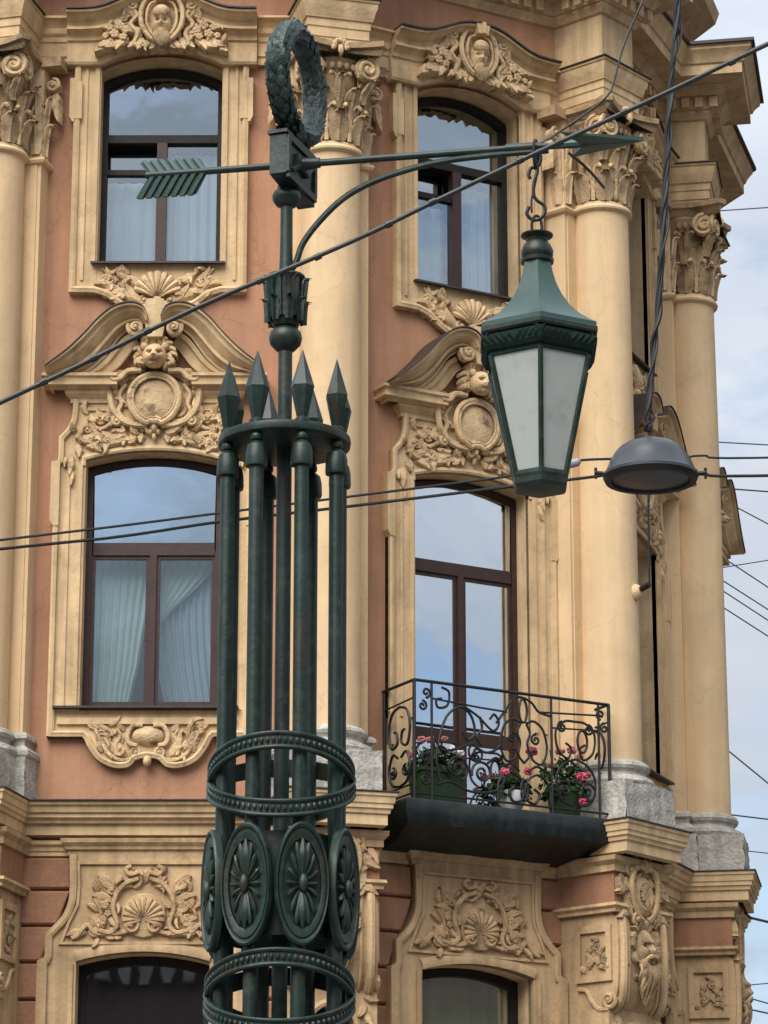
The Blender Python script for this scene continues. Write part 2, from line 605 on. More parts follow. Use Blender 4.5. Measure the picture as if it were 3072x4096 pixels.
def plan_sweep(mb, path, prof):
    """sweep profile (out, z) along a plan path walked with the wall on the left-hand... outward = right of travel"""
    m = len(path)
    ns = []
    for i in range(m):
        segs = []
        if i > 0:
            segs.append((path[i][0] - path[i - 1][0], path[i][1] - path[i - 1][1]))
        if i < m - 1:
            segs.append((path[i + 1][0] - path[i][0], path[i + 1][1] - path[i][1]))
        nn = []
        for dx, dy in segs:
            l = hypot(dx, dy)
            nn.append((dy / l, -dx / l))
        if len(nn) == 1:
            ns.append(nn[0])
        else:
            x, y = nn[0][0] + nn[1][0], nn[0][1] + nn[1][1]
            l2 = (x * x + y * y)
            k = 2 / l2 if l2 > 1e-6 else 1
            ns.append((x * k, y * k))
    rows = []
    for i in range(m):
        rows.append([(path[i][0] + ns[i][0] * o, path[i][1] + ns[i][1] * o, z) for o, z in prof])
    mb.grid(rows)
    k = len(prof)
    base = len(mb.v) - m * k
    mb.f.append(tuple(base + i for i in range(k)))
    mb.f.append(tuple(base + (m - 1) * k + i for i in range(k)))
    return mb

def ledge(mb, us, zt, zb, prof):
    """moulding whose top line zt(u) and bottom line zb(u) vary; prof (k 0..1 down, w)"""
    rows = [[(u, -ww, zt(u) + (zb(u) - zt(u)) * k) for k, ww in prof] for u in us]
    mb.grid(rows)
    n = len(prof)
    b = len(mb.v) - n * len(rows)
    mb.f.append(tuple(b + i for i in range(n)))
    mb.f.append(tuple(b + (len(rows) - 1) * n + i for i in range(n)))
    return mb

def frame_sweep(mb, pts, prof, closed=False):
    """sweep profile (offset to the left of travel in the wall plane, w) along (u,z) path with mitres"""
    m = len(pts)
    rows = []
    for i in range(m):
        nn = []
        for a, b in (((i - 1) % m, i), (i, (i + 1) % m)):
            if not closed and (i == 0 and b == 0 or i == m - 1 and a == m - 1):
                continue
            dx, dz = pts[b][0] - pts[a][0], pts[b][1] - pts[a][1]
            l = hypot(dx, dz)
            if l > 1e-9:
                nn.append((-dz / l, dx / l))
        if len(nn) == 2:
            x, y = nn[0][0] + nn[1][0], nn[0][1] + nn[1][1]
            l2 = max(0.5, x * x + y * y)
            nx, nz = 2 * x / l2, 2 * y / l2
        else:
            nx, nz = nn[0]
        rows.append([(pts[i][0] + nx * o, -ww, pts[i][1] + nz * o) for o, ww in prof])
    if closed:
        rows.append(rows[0])
    return mb.grid(rows)

def arch_pts(hw, zs, za, n=12):
    """arc from (-hw,zs) over (0,za) to (hw,zs)"""
    r = za - zs
    R = (hw * hw + r * r) / (2 * r)
    a = math.asin(min(1, hw / R))
    return [(R * sin(-a + 2 * a * i / n), za - R + R * cos(-a + 2 * a * i / n)) for i in range(n + 1)]

def mask_mesh(mb, u, z, w0, ru, rw, rz, feats, nu=26, nv=24, azr=1.9):
    rows = []
    for i in range(nv + 1):
        ph = -pi / 2 * 0.98 + pi * 0.98 * i / nv
        row = []
        for k in range(nu + 1):
            az = -azr + 2 * azr * k / nu
            x, y, zz = cos(ph) * sin(az), cos(ph) * cos(az), sin(ph)
            d = 0.0
            if y > -0.2:
                for fx, fz, sx, sz, am in feats:
                    d += am * math.exp(-((x - fx) / sx) ** 2 - ((zz - fz) / sz) ** 2)
            row.append((u + ru * x * (1 + 0.25 * d), -(w0 + rw * y * (1 + 0.15 * d) + rw * d), z + rz * zz * (1 + 0.1 * d)))
        rows.append(row)
    return mb.grid(rows)

MAN = [(0, 0.0, 0.12, 0.26, 0.16), (0, -0.14, 0.19, 0.11, 0.15), (0.36, 0.12, 0.18, 0.11, -0.30), (-0.36, 0.12, 0.18, 0.11, -0.30), (0, 0.31, 0.6, 0.09, 0.16),
       (0.46, -0.16, 0.2, 0.2, 0.12), (-0.46, -0.16, 0.2, 0.2, 0.12), (0, -0.42, 0.26, 0.06, -0.20), (0, -0.33, 0.34, 0.05, 0.08), (0, -0.72, 0.3, 0.18, 0.14)]
LION = [(0, -0.45, 0.50, 0.28, 0.34), (0, -0.10, 0.22, 0.40, 0.26), (0.37, 0.10, 0.17, 0.11, -0.40), (-0.37, 0.10, 0.17, 0.11, -0.40), (0, -0.24, 0.26, 0.09, 0.20),
        (0, -0.60, 0.40, 0.06, -0.30), (0.42, 0.32, 0.25, 0.12, 0.20), (-0.42, 0.32, 0.25, 0.12, 0.20), (0, -0.84, 0.28, 0.12, 0.25), (0.55, -0.25, 0.2, 0.25, 0.10), (-0.55, -0.25, 0.2, 0.25, 0.10), (0, -0.40, 0.06, 0.12, -0.12)]

# ------------------------------------------------------------------ ground
def sheet(name, x0, x1, y0, y1, z, mt):
    o = MB().add([(x0, y0, z), (x1, y0, z), (x1, y1, z), (x0, y1, z)], [(0, 1, 2, 3)]).build(name, mt, flat=True)
    return tag(o, kind='structure')
sheet('ground', -400, 400, -400, 600, -0.15, M['asphalt'])
pm = MB().box(-14, 14, 26.6, 40, -0.15, 0.0)
tag(pm.build('pavement', M['pave'], flat=True), kind='structure')
pm = MB().box(-14, 14, -3, 17, -0.15, 0.0)
tag(pm.build('pavement', M['pave'], flat=True), kind='structure')

# ------------------------------------------------------------------ the corner building
BX, BY = -0.5, 30.5
house = empty('corner_building', (BX, BY, 0.0))
tag(house, 'ornate peach and cream corner apartment building with columns and stucco garlands', 'building')

PF = [((-3.83, 29.10), -14.0), ((-0.522, 29.09), 14.8), ((2.238, 30.65), 50.0), ((3.394, 33.37), 80.0)]     # column axes and facing
NA = [radians(a) for _, a in PF]
V = [(p[0] - sin(radians(a)) * 0.25, p[1] + cos(radians(a)) * 0.25) for p, a in PF]
V5 = (V[3][0] + 2.75 * cos(radians(74)), V[3][1] + 2.75 * sin(radians(74)))
V0 = (V[0][0] - 3.0 * cos(radians(28)), V[0][1] + 3.0 * sin(radians(28)))
V.append(V5)
NA.append(radians(108))
WALLS = [(V[i], V[i + 1]) for i in range(4)] + [(V0, V[0])]
UC = [-0.043, 0.13, 0.0, 0.0, 0.0]
RUSTW = []

def wall_frame(i):
    a, b = WALLS[i]
    th = atan2(b[1] - a[1], b[0] - a[0])
    mx_, my_ = (a[0] + b[0]) / 2, (a[1] + b[1]) / 2
    return th, (mx_, my_), hypot(b[0] - a[0], b[1] - a[1])

def bay_loc(i):
    th, m, ln = wall_frame(i)
    return th, (m[0] + cos(th) * UC[i] - BX, m[1] + sin(th) * UC[i] - BY, 0.0)

# --- walls with openings -------------------------------------------------
def wall_band(mb, u0, u1, z0, z1, hw, zb, zs, za, depth=0.22):
    arc = arch_pts(hw, zs, za)
    mb.add([(u0, 0, z0), (-hw, 0, z0), (-hw, 0, z1), (u0, 0, z1)], [(0, 1, 2, 3)])
    mb.add([(hw, 0, z0), (u1, 0, z0), (u1, 0, z1), (hw, 0, z1)], [(0, 1, 2, 3)])
    if zb > z0 + 1e-4:
        mb.add([(-hw, 0, z0), (hw, 0, z0), (hw, 0, zb), (-hw, 0, zb)], [(0, 1, 2, 3)])
    for (xa, ya), (xb, yb) in zip(arc[:-1], arc[1:]):
        mb.add([(xa, 0, ya), (xb, 0, yb), (xb, 0, z1), (xa, 0, z1)], [(0, 1, 2, 3)])

def reveal(hw, zb, zs, za, depth, w1=0.04):
    mb = MB()
    ring = [(-hw, zb)] + arch_pts(hw, zs, za) + [(hw, zb)]
    rows = [[(u, -w1, z), (u, depth, z)] for u, z in ring + [ring[0]]]
    return mb.grid(rows)

UPW = dict(hw=0.605, zb=12.80, zs=14.83, za=14.985)
LOW = dict(hw=0.655, zb=8.30, zs=10.75, za=10.845)
GRW = dict(hw=0.615, zb=3.2, zs=5.90, za=5.99)

for i in range(5):
    th, loc = bay_loc(i)
    _, _, ln = wall_frame(i)
    u0, u1 = -ln / 2 - UC[i], ln / 2 - UC[i]
    mb = MB()
    wall_band(mb, u0, u1, 11.6, 17.0, **UPW)
    low = dict(LOW)
    if i == 1:
        low['zb'] = 7.36
    wall_band(mb, u0, u1, 7.0, 11.6, **low)
    mb.build('wall', 'terra', house, loc, th, flat=True)
    mb = MB()
    wall_band(mb, u0, u1, 0.0, 7.0, **GRW)
    RUSTW.append(mb.build('wall', 'rust', house, loc, th, flat=True))
# walls that carry on round both sides, and the room behind
def plain_wall(a, b, z0, z1, mt):
    mb = MB().add([(a[0] - BX, a[1] - BY, z0), (b[0] - BX, b[1] - BY, z0), (b[0] - BX, b[1] - BY, z1), (a[0] - BX, a[1] - BY, z1)], [(0, 1, 2, 3)])
    return mb.build('wall', mt, house, flat=True)
VE = (V[4][0] - 6 * sin(radians(25)), V[4][1] + 6 * cos(radians(25)))
plain_wall(V[4], VE, 0, 17, 'terra')
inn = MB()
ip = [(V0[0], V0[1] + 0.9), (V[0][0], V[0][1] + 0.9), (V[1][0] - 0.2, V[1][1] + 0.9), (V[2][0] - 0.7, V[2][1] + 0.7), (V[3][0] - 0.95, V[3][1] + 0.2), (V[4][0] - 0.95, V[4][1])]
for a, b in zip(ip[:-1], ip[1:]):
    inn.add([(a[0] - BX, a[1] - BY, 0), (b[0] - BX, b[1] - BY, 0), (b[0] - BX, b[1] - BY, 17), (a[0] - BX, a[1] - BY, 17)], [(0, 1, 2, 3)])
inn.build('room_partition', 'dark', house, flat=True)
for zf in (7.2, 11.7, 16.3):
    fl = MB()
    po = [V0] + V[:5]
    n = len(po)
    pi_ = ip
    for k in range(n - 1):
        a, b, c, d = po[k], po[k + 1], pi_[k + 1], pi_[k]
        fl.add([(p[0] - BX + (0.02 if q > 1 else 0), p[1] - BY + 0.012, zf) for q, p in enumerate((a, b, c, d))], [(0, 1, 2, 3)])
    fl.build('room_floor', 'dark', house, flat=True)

PROTO = []          # parts of bay 0, copied to the other bays afterwards
def bp(mb, name, mt, **k):
    th, loc = bay_loc(0)
    o = mb.build(name, mt, house, loc, th, **k)
    PROTO.append(o)
    return o

def sub(par, mb, name, mt='orn', **k):
    return mb.build(name, mt, par, **k)

# reveals
bp(reveal(depth=0.38, w1=0.045, **UPW), 'window_reveal', 'cream')
rev_low = bp(reveal(depth=0.38, w1=0.045, **LOW), 'window_reveal', 'cream')
bp(reveal(depth=0.38, w1=0.05, **GRW), 'window_reveal', 'cream')

# --- upper window surround ----------------------------------------------
mb = MB()
for s_ in (-1, 1):
    a, b = sorted((s_ * 0.605, s_ * 0.855))
    mb.wbox(a, b, 0, 0.05, 12.46, 14.90)
    mb.wbox(*sorted((s_ * 0.62, s_ * 0.665)), 0.05, 0.075, 12.78, 14.88)
    mb.wbox(*sorted((s_ * 0.735, s_ * 0.765)), 0.05, 0.068, 12.60, 14.88)
ap = [(-0.605, 12.80), (-0.855, 12.80), (-0.855, 12.47), (-0.60, 12.46), (-0.50, 12.42), (-0.40, 12.345), (-0.30, 12.28), (-0.20, 12.265), (-0.10, 12.29), (0, 12.345)]
out_l = [(-0.87, 14.90), (-0.87, 12.47)] + spline([(-0.62, 12.465), (-0.50, 12.42), (-0.38, 12.33), (-0.26, 12.27), (-0.14, 12.275), (0, 12.35)], 5)
apron = [(-0.605, 12.80)] + [(-0.604, 12.47)] + out_l[2:] + [(-u, z) for u, z in out_l[2:-1]][::-1] + [(0.604, 12.47), (0.605, 12.80)]
mb.prism(apron, 0, 0.045)
outline = out_l + [(-u, z) for u, z in out_l[:-1]][::-1]
frame_sweep(mb, outline, [(0.065, 0.05), (0.06, 0.085), (0.035, 0.10), (0.015, 0.09), (0.0, 0.085), (0.0, 0.0)])
us_ = bp(mb, 'window_surround', 'cream')
ear = MB()
for s_ in (-1, 1):
    a, b = sorted((s_ * 0.80, s_ * 0.915))
    pts = [(-0.915, 14.33), (-0.885, 14.27), (-0.86, 14.27), (-0.86, 14.74), (-0.915, 14.74)]
    e = MB().prism([(s_ * -u, z) for u, z in pts], 0, 0.095)
    e.wbox(*sorted((s_ * 0.79, s_ * 0.86)), 0.05, 0.102, 14.30, 14.70)
    sub(us_, e, 'ear', 'cream', flat=True)
# shell and foliage under the upper sill
def fill_leaves(par, spots, name='leaf', mt='orn'):
    for u, z, a, ln, wd, cu in spots:
        sub(par, MB().leaf(u, z, a, ln, wd, 0.045, 0.04, cu, 3, 0.03, n=11), name, mt)
mb = MB().shell(0, 12.40, 0.27, radians(25), radians(155), 9, 0.05, 0.06)
sh = sub(us_, mb, 'shell')
sp = []
for s_ in (-1, 1):
    for (u, z, a, ln, wd, cu) in ((0.10, 12.36, 20, 0.30, 0.055, 0.9), (0.20, 12.40, 35, 0.30, 0.06, -0.9), (0.30, 12.45, 15, 0.28, 0.05, 0.8), (0.42, 12.52, 40, 0.22, 0.045, -1.2), (0.16, 12.50, 60, 0.22, 0.05, -0.8),
                                  (0.28, 12.56, 70, 0.17, 0.04, -1.0), (0.38, 12.60, 20, 0.2, 0.04, 1.0)):
        aa = radians(a) if s_ > 0 else pi - radians(a)
        sp.append((s_ * u, z, aa, ln, wd, cu * s_))
fill_leaves(us_, sp)
for s_ in (-1, 1):
    c = MB().scroll(s_ * 0.44, 12.58, 0.065, 1.4, s_, radians(200 if s_ > 0 else -20), 0.045, 0.016, 0.03)
    sub(us_, c, 'scroll')
    c = MB().scroll(s_ * 0.13, 12.38, 0.05, 1.3, -s_, radians(90), 0.07, 0.016, 0.03)
    sub(us_, c, 'scroll')
    c = MB().band(spline([(s_ * 0.55, 12.72), (s_ * 0.50, 12.66), (s_ * 0.53, 12.58), (s_ * 0.46, 12.50)], 5), 0.018, 0.06)
    sub(us_, c, 'scroll')
sub(us_, MB().ell((0, -0.10, 12.37), (0.05, 0.05, 0.045)), 'bead')
# --- hood moulding over the upper window (carries on as architrave) -------
def zt(u):
    a = abs(u)
    P = [(0, 15.60), (0.15, 15.585), (0.28, 15.545), (0.42, 15.475), (0.55, 15.415), (0.66, 15.385), (0.80, 15.375), (3, 15.375)]
    for (x0, y0), (x1, y1) in zip(P[:-1], P[1:]):
        if a <= x1:
            return y0 + (y1 - y0) * (a - x0) / (x1 - x0)
def zb(u):
    a = abs(u)
    if a > 0.605:
        return 14.875
    r = UPW['za'] - UPW['zs']
    R = (0.605 ** 2 + r * r) / (2 * r)
    return UPW['za'] + 0.045 - R + sqrt(R * R - a * a)
us = [-0.95 + 1.9 * i / 60 for i in range(61)]
hp = [(0, 0.0), (0, 0.34), (0.045, 0.34), (0.05, 0.30), (0.10, 0.28), (0.17, 0.215), (0.22, 0.20), (0.27, 0.20), (0.275, 0.23), (0.33, 0.235), (0.34, 0.20), (0.38, 0.165), (0.42, 0.15), (0.50, 0.145),
      (0.51, 0.12), (0.75, 0.115), (0.76, 0.135), (0.95, 0.135), (1.0, 0.12), (1.0, 0.0)]
hood = bp(ledge(MB(), us, zt, zb, hp), 'hood_moulding', 'cream', ang=25)
fl = ledge(MB(), us, lambda u: zt(u) + 0.022, lambda u: zt(u) + 0.004, [(0, 0), (0, 0.365), (1, 0.365), (1, 0.0)])
sub(hood, fl, 'metal_flashing', 'flash')
wide = [-1.6, -0.951, 0.951, 1.6]
ap_ = [(0, 0.0), (0, 0.20), (0.05, 0.20), (0.06, 0.16), (0.2, 0.11), (0.27, 0.11), (0.28, 0.13), (0.34, 0.12), (0.4, 0.09), (0.5, 0.085), (0.51, 0.07), (0.82, 0.07), (0.84, 0.05), (1, 0.05), (1, 0)]
sidez = lambda u: 15.372
for a, b in ((-1.42, -0.955), (0.955, 1.42)):
    s2 = ledge(MB(), [a, b], sidez, lambda u: 14.90, ap_)
    bp(s2, 'architrave', 'cream', ang=25)
# --- cartouche with mask over the upper window ----------------------------
mb = MB().lathe_w([(0.30, 0.10), (0.30, 0.20), (0.24, 0.255), (0.19, 0.235)], 0, 15.27, 24, 0.62, 0.95)
ct = bp(mb, 'mask_cartouche', 'orn')
h = mask_mesh(MB(), 0.0, 15.25, 0.22, 0.105, 0.12, 0.155, MAN)
sub(ct, h, 'mask')
h = MB().ell((0, -0.31, 15.36), (0.088, 0.07, 0.075), 14, 8)
sub(ct, h, 'helmet')
for k in range(9):
    a = radians(-150 + 120 * k / 8)
    b = MB().tube([(0.06 * cos(a), -0.33, 15.16 + 0.03 * sin(a)), (0.09 * cos(a), -0.32, 15.13 + 0.07 * sin(a)), (0.08 * cos(a + .2), -0.29, 15.10 + 0.10 * sin(a))], [0.018, 0.016, 0.006], 5)
    sub(ct, b, 'beard_lock')
for s_ in (-1, 1):
    c = MB().band(spline([(s_ * 0.06, 15.55), (s_ * 0.15, 15.52), (s_ * 0.205, 15.40), (s_ * 0.20, 15.25), (s_ * 0.13, 15.12), (s_ * 0.05, 15.06)], 6), 0.027, 0.27)
    sub(ct, c, 'ring_moulding')
    c = MB().band(spline([(s_ * 0.05, 15.49), (s_ * 0.12, 15.45), (s_ * 0.15, 15.33), (s_ * 0.14, 15.22), (s_ * 0.09, 15.13)], 6), 0.015, 0.285)
    sub(ct, c, 'ring_moulding')
    c = MB().scroll(s_ * 0.29, 15.46, 0.06, 1.4, -s_, radians(90), 0.25, 0.02, 0.02)
    sub(ct, c, 'scroll')
    c = MB().band(spline([(s_ * 0.33, 15.46), (s_ * 0.25, 15.36), (s_ * 0.31, 15.26), (s_ * 0.24, 15.16), (s_ * 0.27, 15.05), (s_ * 0.20, 15.0)], 6), 0.024, 0.24)
    sub(ct, c, 'scroll')
    for (u, z, a, ln, wd, cu) in ((0.24, 15.33, 30, 0.16, 0.045, 1.0), (0.25, 15.20, -10, 0.16, 0.045, 1.0), (0.10, 15.10, -60, 0.14, 0.045, 0.8), (0.18, 15.12, -50, 0.16, 0.05, -0.8), (0.27, 15.09, -70, 0.12, 0.04, 0.6), (0.33, 15.12, -30, 0.2, 0.05, -0.8),
                                  (0.40, 15.10, -50, 0.2, 0.05, 0.8), (0.44, 15.20, 30, 0.16, 0.05, -1), (0.50, 15.12, -60, 0.18, 0.055, 0.8), (0.30, 15.36, 60, 0.15, 0.04, -1.0), (0.55, 15.03, -20, 0.14, 0.05, -0.6), (0.36, 15.30, 60, 0.12, 0.035, 1)):
        aa = radians(a) if s_ > 0 else pi - radians(a)
        sub(ct, MB().leaf(s_ * u, z, aa, ln, wd, 0.20, 0.05, cu * s_, 3, 0.05, n=11), 'leaf')
    for (u, z, r) in ((0.42, 15.24, 0.055), (0.36, 15.19, 0.042), (0.47, 15.15, 0.05), (0.38, 15.12, 0.04), (0.52, 15.22, 0.04), (0.56, 15.13, 0.035)):
        sub(ct, MB().flower(s_ * u, z, r, 0.24), 'flower')
key = MB().prism([(-0.085, 15.62), (0.085, 15.62), (0.06, 15.49), (-0.06, 15.49)], 0.1, 0.36)
key.wbox(-0.02, 0.02, 0.36, 0.385, 15.49, 15.61)
sub(ct, key, 'keystone', 'cream', flat=True)

# --- windows ----------------------------------------------------------------
def arch_ring(mb, hw, zb_, zs, za, t, w0, w1):
    """outer timber frame"""
    o = [(-hw, zb_)] + arch_pts(hw, zs, za) + [(hw, zb_)]
    k = (hw - t) / hw
    i = [(-hw + t, zb_ + t)] + [(u * k, z - t) for u, z in arch_pts(hw, zs, za)] + [(hw - t, zb_ + t)]
    n = len(o)
    rows = [[(o[j % n][0], -w0, o[j % n][1]), (o[j % n][0], -w1, o[j % n][1]), (i[j % n][0], -w1, i[j % n][1]), (i[j % n][0], -w0, i[j % n][1])] for j in range(n + 1)]
    return mb.grid(rows, closed=False)

def pane(par, pts, wv, mt, name='pane'):
    return sub(par, MB().prism(pts, wv - 0.006, wv, True), name, mt, flat=True)

def upper_window():
    g = UPW
    mb = arch_ring(MB(), g['hw'], g['zb'], g['zs'] - 0.02, g['za'] - 0.02, 0.055, -0.26, -0.17)
    f = bp(mb, 'window', 'black', flat=True)
    arc = [(u * 0.93, z - 0.075) for u, z in arch_pts(g['hw'], g['zs'], g['za'])]
    sub(f, MB().wbox(-0.55, 0.55, -0.25, -0.165, 14.16, 14.245), 'transom', 'black', flat=True)
    sub(f, MB().wbox(-0.052, 0.048, -0.25, -0.16, 12.85, 14.16), 'mullion', 'frame', flat=True)
    sub(f, MB().wbox(-0.55, -0.05, -0.25, -0.18, 13.82, 13.875), 'glazing_bar', 'black', flat=True)
    sub(f, MB().prism([(u, z - 0.012) for u, z in arc] + [(u * 1.06, z + 0.05) for u, z in arc][::-1], -0.25, -0.19), 'head_board', 'black', flat=True)
    pane(f, [(-0.545, 14.245), (0.545, 14.245)] + [(u, z) for u, z in arc][::-1], -0.215, 'glass3')
    pane(f, [(-0.545, 12.86), (-0.052, 12.86), (-0.052, 13.82), (-0.545, 13.82)], -0.218, 'glass')
    pane(f, [(0.048, 12.86), (0.545, 12.86), (0.545, 14.16), (0.048, 14.16)], -0.221, 'glass')
    pane(f, [(-0.545, 13.875), (-0.052, 13.875), (-0.052, 14.16), (-0.545, 14.16)], -0.36, 'glass4')
    sl = MB().add([(-0.66, -0.02, 12.775), (0.66, -0.02, 12.775), (0.66, -0.02, 12.80), (-0.66, -0.02, 12.80), (-0.66, -0.125, 12.755), (0.66, -0.125, 12.755), (0.66, -0.125, 12.775), (-0.66, -0.125, 12.775),
                  (-0.6, 0.18, 12.80), (0.6, 0.18, 12.80), (0.6, 0.18, 12.83), (-0.6, 0.18, 12.83)],
                  [(4, 5, 6, 7), (0, 1, 5, 4), (3, 2, 6, 7), (0, 3, 7, 4), (1, 2, 6, 5), (2, 3, 11, 10), (0, 1, 9, 8)])
    sub(f, sl, 'sill', 'flash', flat=True)
    return f
upper_window()

def timber_window(zb_, door=False):
    g = dict(LOW)
    hw = g['hw']
    mb = arch_ring(MB(), hw, zb_, g['zs'] - 0.02, g['za'] - 0.02, 0.058, -0.26, -0.15)
    th, loc = bay_loc(0)
    f = mb.build('balcony_door' if door else 'window', 'frame', house, loc, th, flat=True)
    arc = [(u * 0.90, z - 0.085) for u, z in arch_pts(hw, g['zs'], g['za'])]
    sub(f, MB().wbox(-hw + .07, hw - .07, -0.25, -0.145, 9.86, 9.985), 'transom', 'frame', flat=True)
    sub(f, MB().wbox(-0.036, 0.030, -0.25, -0.14, zb_ + .055, 9.86), 'mullion', 'frame', flat=True)
    for s_ in (-1, 1):
        a, b = (-hw + 0.058, -0.036) if s_ < 0 else (0.030, hw - 0.058)
        sa = MB()
        z0, z1 = zb_ + 0.058, 9.86
        t = 0.036
        sa.wbox(a, a + t, -0.24, -0.165, z0, z1).wbox(b - t, b, -0.24, -0.165, z0, z1).wbox(a + t, b - t, -0.24, -0.165, z1 - t, z1).wbox(a + t, b - t, -0.24, -0.165, z0, z0 + t * 1.5)
        sub(f, sa, 'sash', 'frame', flat=True)
        if door:
            sub(f, MB().wbox(a + t, b - t, -0.24, -0.16, 8.17, 8.30), 'lock_rail', 'frame', flat=True)
        pane(f, [(a + t, z0 + t * 1.5), (b - t, z0 + t * 1.5), (b - t, z1 - t), (a + t, z1 - t)], -0.178, 'glass2' if door else 'glass5')
    pane(f, [(-hw + .075, 9.985), (hw - .075, 9.985)] + arc[::-1], -0.165, 'glass2' if door else 'glass6')
    if not door:
        sl = MB().wbox(-0.90, 0.85, 0.0, 0.14, 8.285, 8.305)
        sl.wbox(-hw, hw, -0.16, 0.0, 8.285, 8.31)
        sub(f, sl, 'sill', 'flash', flat=True)
    return f
win_low = timber_window(8.305)
win_door = timber_window(7.38, True)
th1, loc1 = bay_loc(1)
win_door.location, win_door.rotation_euler = loc1, (0, 0, th1)
for i in (2, 3, 4):
    th, loc = bay_loc(i)
    copy_tree(win_low, house, loc, th)

# --- lower window surround -------------------------------------------------
mb = MB()
hw = LOW['hw']
arc = arch_pts(hw, LOW['zs'], LOW['za'])
fl_l = spline([(-0.955, 10.72), (-0.92, 10.76), (-0.92, 10.95), (-0.905, 10.99), (-0.84, 11.07), (-0.80, 11.18), (-0.79, 11.36)], 4)
left = [(-hw, 8.28), (-hw, LOW['zs'])] + arc[1:7] + [(0, 11.36), (-0.79, 11.36)] + fl_l[::-1][1:] + [(-0.955, 8.28)]
mb.prism(left, 0, 0.06)
mb.prism([(-u, z) for u, z in left][::-1], 0, 0.06)
ls = bp(mb, 'window_surround', 'cream', ang=25)
for s_ in (-1, 1):
    m2 = MB()
    pth = [(s_ * 0.955, 8.02)] + [(s_ * -u, z) for u, z in fl_l]
    if s_ > 0:
        frame_sweep(m2, pth, [(0.055, 0.055), (0.05, 0.095), (0.02, 0.105), (0.0, 0.095), (0, 0)])
    else:
        frame_sweep(m2, pth[::-1], [(0.055, 0.055), (0.05, 0.095), (0.02, 0.105), (0.0, 0.095), (0, 0)])
    sub(ls, m2, 'edge_moulding', 'cream')
    sub(ls, MB().wbox(*sorted((s_ * 0.68, s_ * 0.72)), 0.06, 0.085, 8.31, 10.70), 'fillet', 'cream', flat=True)
    sub(ls, MB().wbox(*sorted((s_ * 0.80, s_ * 0.83)), 0.06, 0.078, 8.31, 10.60), 'fillet', 'cream', flat=True)
    e = MB().prism([(s_ * u, z) for u, z in ((0.955, 10.08), (0.985, 10.14), (0.985, 10.72), (0.90, 10.74), (0.90, 10.08))], 0, 0.108)
    sub(ls, e, 'ear', 'cream', flat=True)
arcm = MB()
frame_sweep(arcm, [(-hw, 10.69)] + arc + [(hw, 10.69)], [(0.0, 0.0), (0.0, 0.075), (0.02, 0.085), (0.05, 0.075), (0.055, 0.06)])
sub(ls, arcm, 'arch_moulding', 'cream')
# apron with bracket
ap = [(-0.94, 8.28), (-0.94, 8.02), (-0.62, 8.02)] + spline([(-0.60, 8.0), (-0.55, 7.90), (-0.46, 7.79), (-0.32, 7.725), (-0.18, 7.73), (-0.10, 7.80), (0, 7.82)], 4)
apr = ap + [(-u, z) for u, z in ap[:-1]][::-1]
mb = MB().prism([(u, z) for u, z in apr], 0, 0.05)
mb2 = frame_sweep(MB(), apr, [(0.06, 0.05), (0.055, 0.085), (0.035, 0.10), (0.015, 0.09), (0, 0.085), (0, 0)])
apron_o = bp(mb, 'apron_panel', 'cream')
PROTO_LOW = [apron_o]
sub(apron_o, mb2, 'edge_moulding', 'cream')
sub(apron_o, MB().wbox(-0.86, 0.83, 0.05, 0.085, 8.14, 8.20), 'fillet', 'cream', flat=True)
for s_ in (-1, 1):
    sub(apron_o, MB().scroll(s_ * 0.105, 7.87, 0.055, 1.5, s_, radians(-90), 0.07, 0.018, 0.02), 'scroll')
    sub(apron_o, MB().band(spline([(s_ * 0.10, 7.81), (s_ * 0.24, 7.79), (s_ * 0.36, 7.85), (s_ * 0.44, 7.98), (s_ * 0.50, 8.10)], 6), [0.02] * 25, 0.075), 'scroll')
    sub(apron_o, MB().band(spline([(s_ * 0.05, 8.12), (s_ * 0.14, 8.12), (s_ * 0.19, 8.03), (s_ * 0.17, 7.95), (s_ * 0.10, 7.93)], 6), 0.024, 0.085), 'scroll')
    sub(apron_o, MB().band(spline([(s_ * 0.28, 7.84), (s_ * 0.30, 7.93), (s_ * 0.26, 8.02), (s_ * 0.29, 8.10)], 6), 0.018, 0.075), 'scroll')
    for (u, z, a, ln, wd, cu) in ((0.20, 7.84, 40, 0.24, 0.05, 0.8), (0.28, 7.86, 50, 0.26, 0.05, -0.6), (0.36, 7.90, 70, 0.2, 0.045, -0.6), (0.24, 7.96, 70, 0.18, 0.045, -0.8), (0.34, 8.06, 20, 0.16, 0.04, 0.8), (0.42, 8.09, 40, 0.13, 0.04, -0.8),
                                  (0.22, 8.08, 40, 0.14, 0.04, 0.6), (0.48, 8.10, 10, 0.12, 0.035, 0.9)):
        aa = radians(a) if s_ > 0 else pi - radians(a)
        sub(apron_o, MB().leaf(s_ * u, z, aa, ln, wd, 0.045, 0.04, cu * s_, 3, 0.02, n=10), 'leaf')
sub(apron_o, MB().lathe_w([(0.16, 0.05), (0.14, 0.085), (0.08, 0.115), (0.01, 0.125)], 0, 8.03, 18, 1.0, 0.62), 'boss')
sub(apron_o, MB().ell((0, -0.09, 7.78), (0.04, 0.05, 0.055)), 'drop')

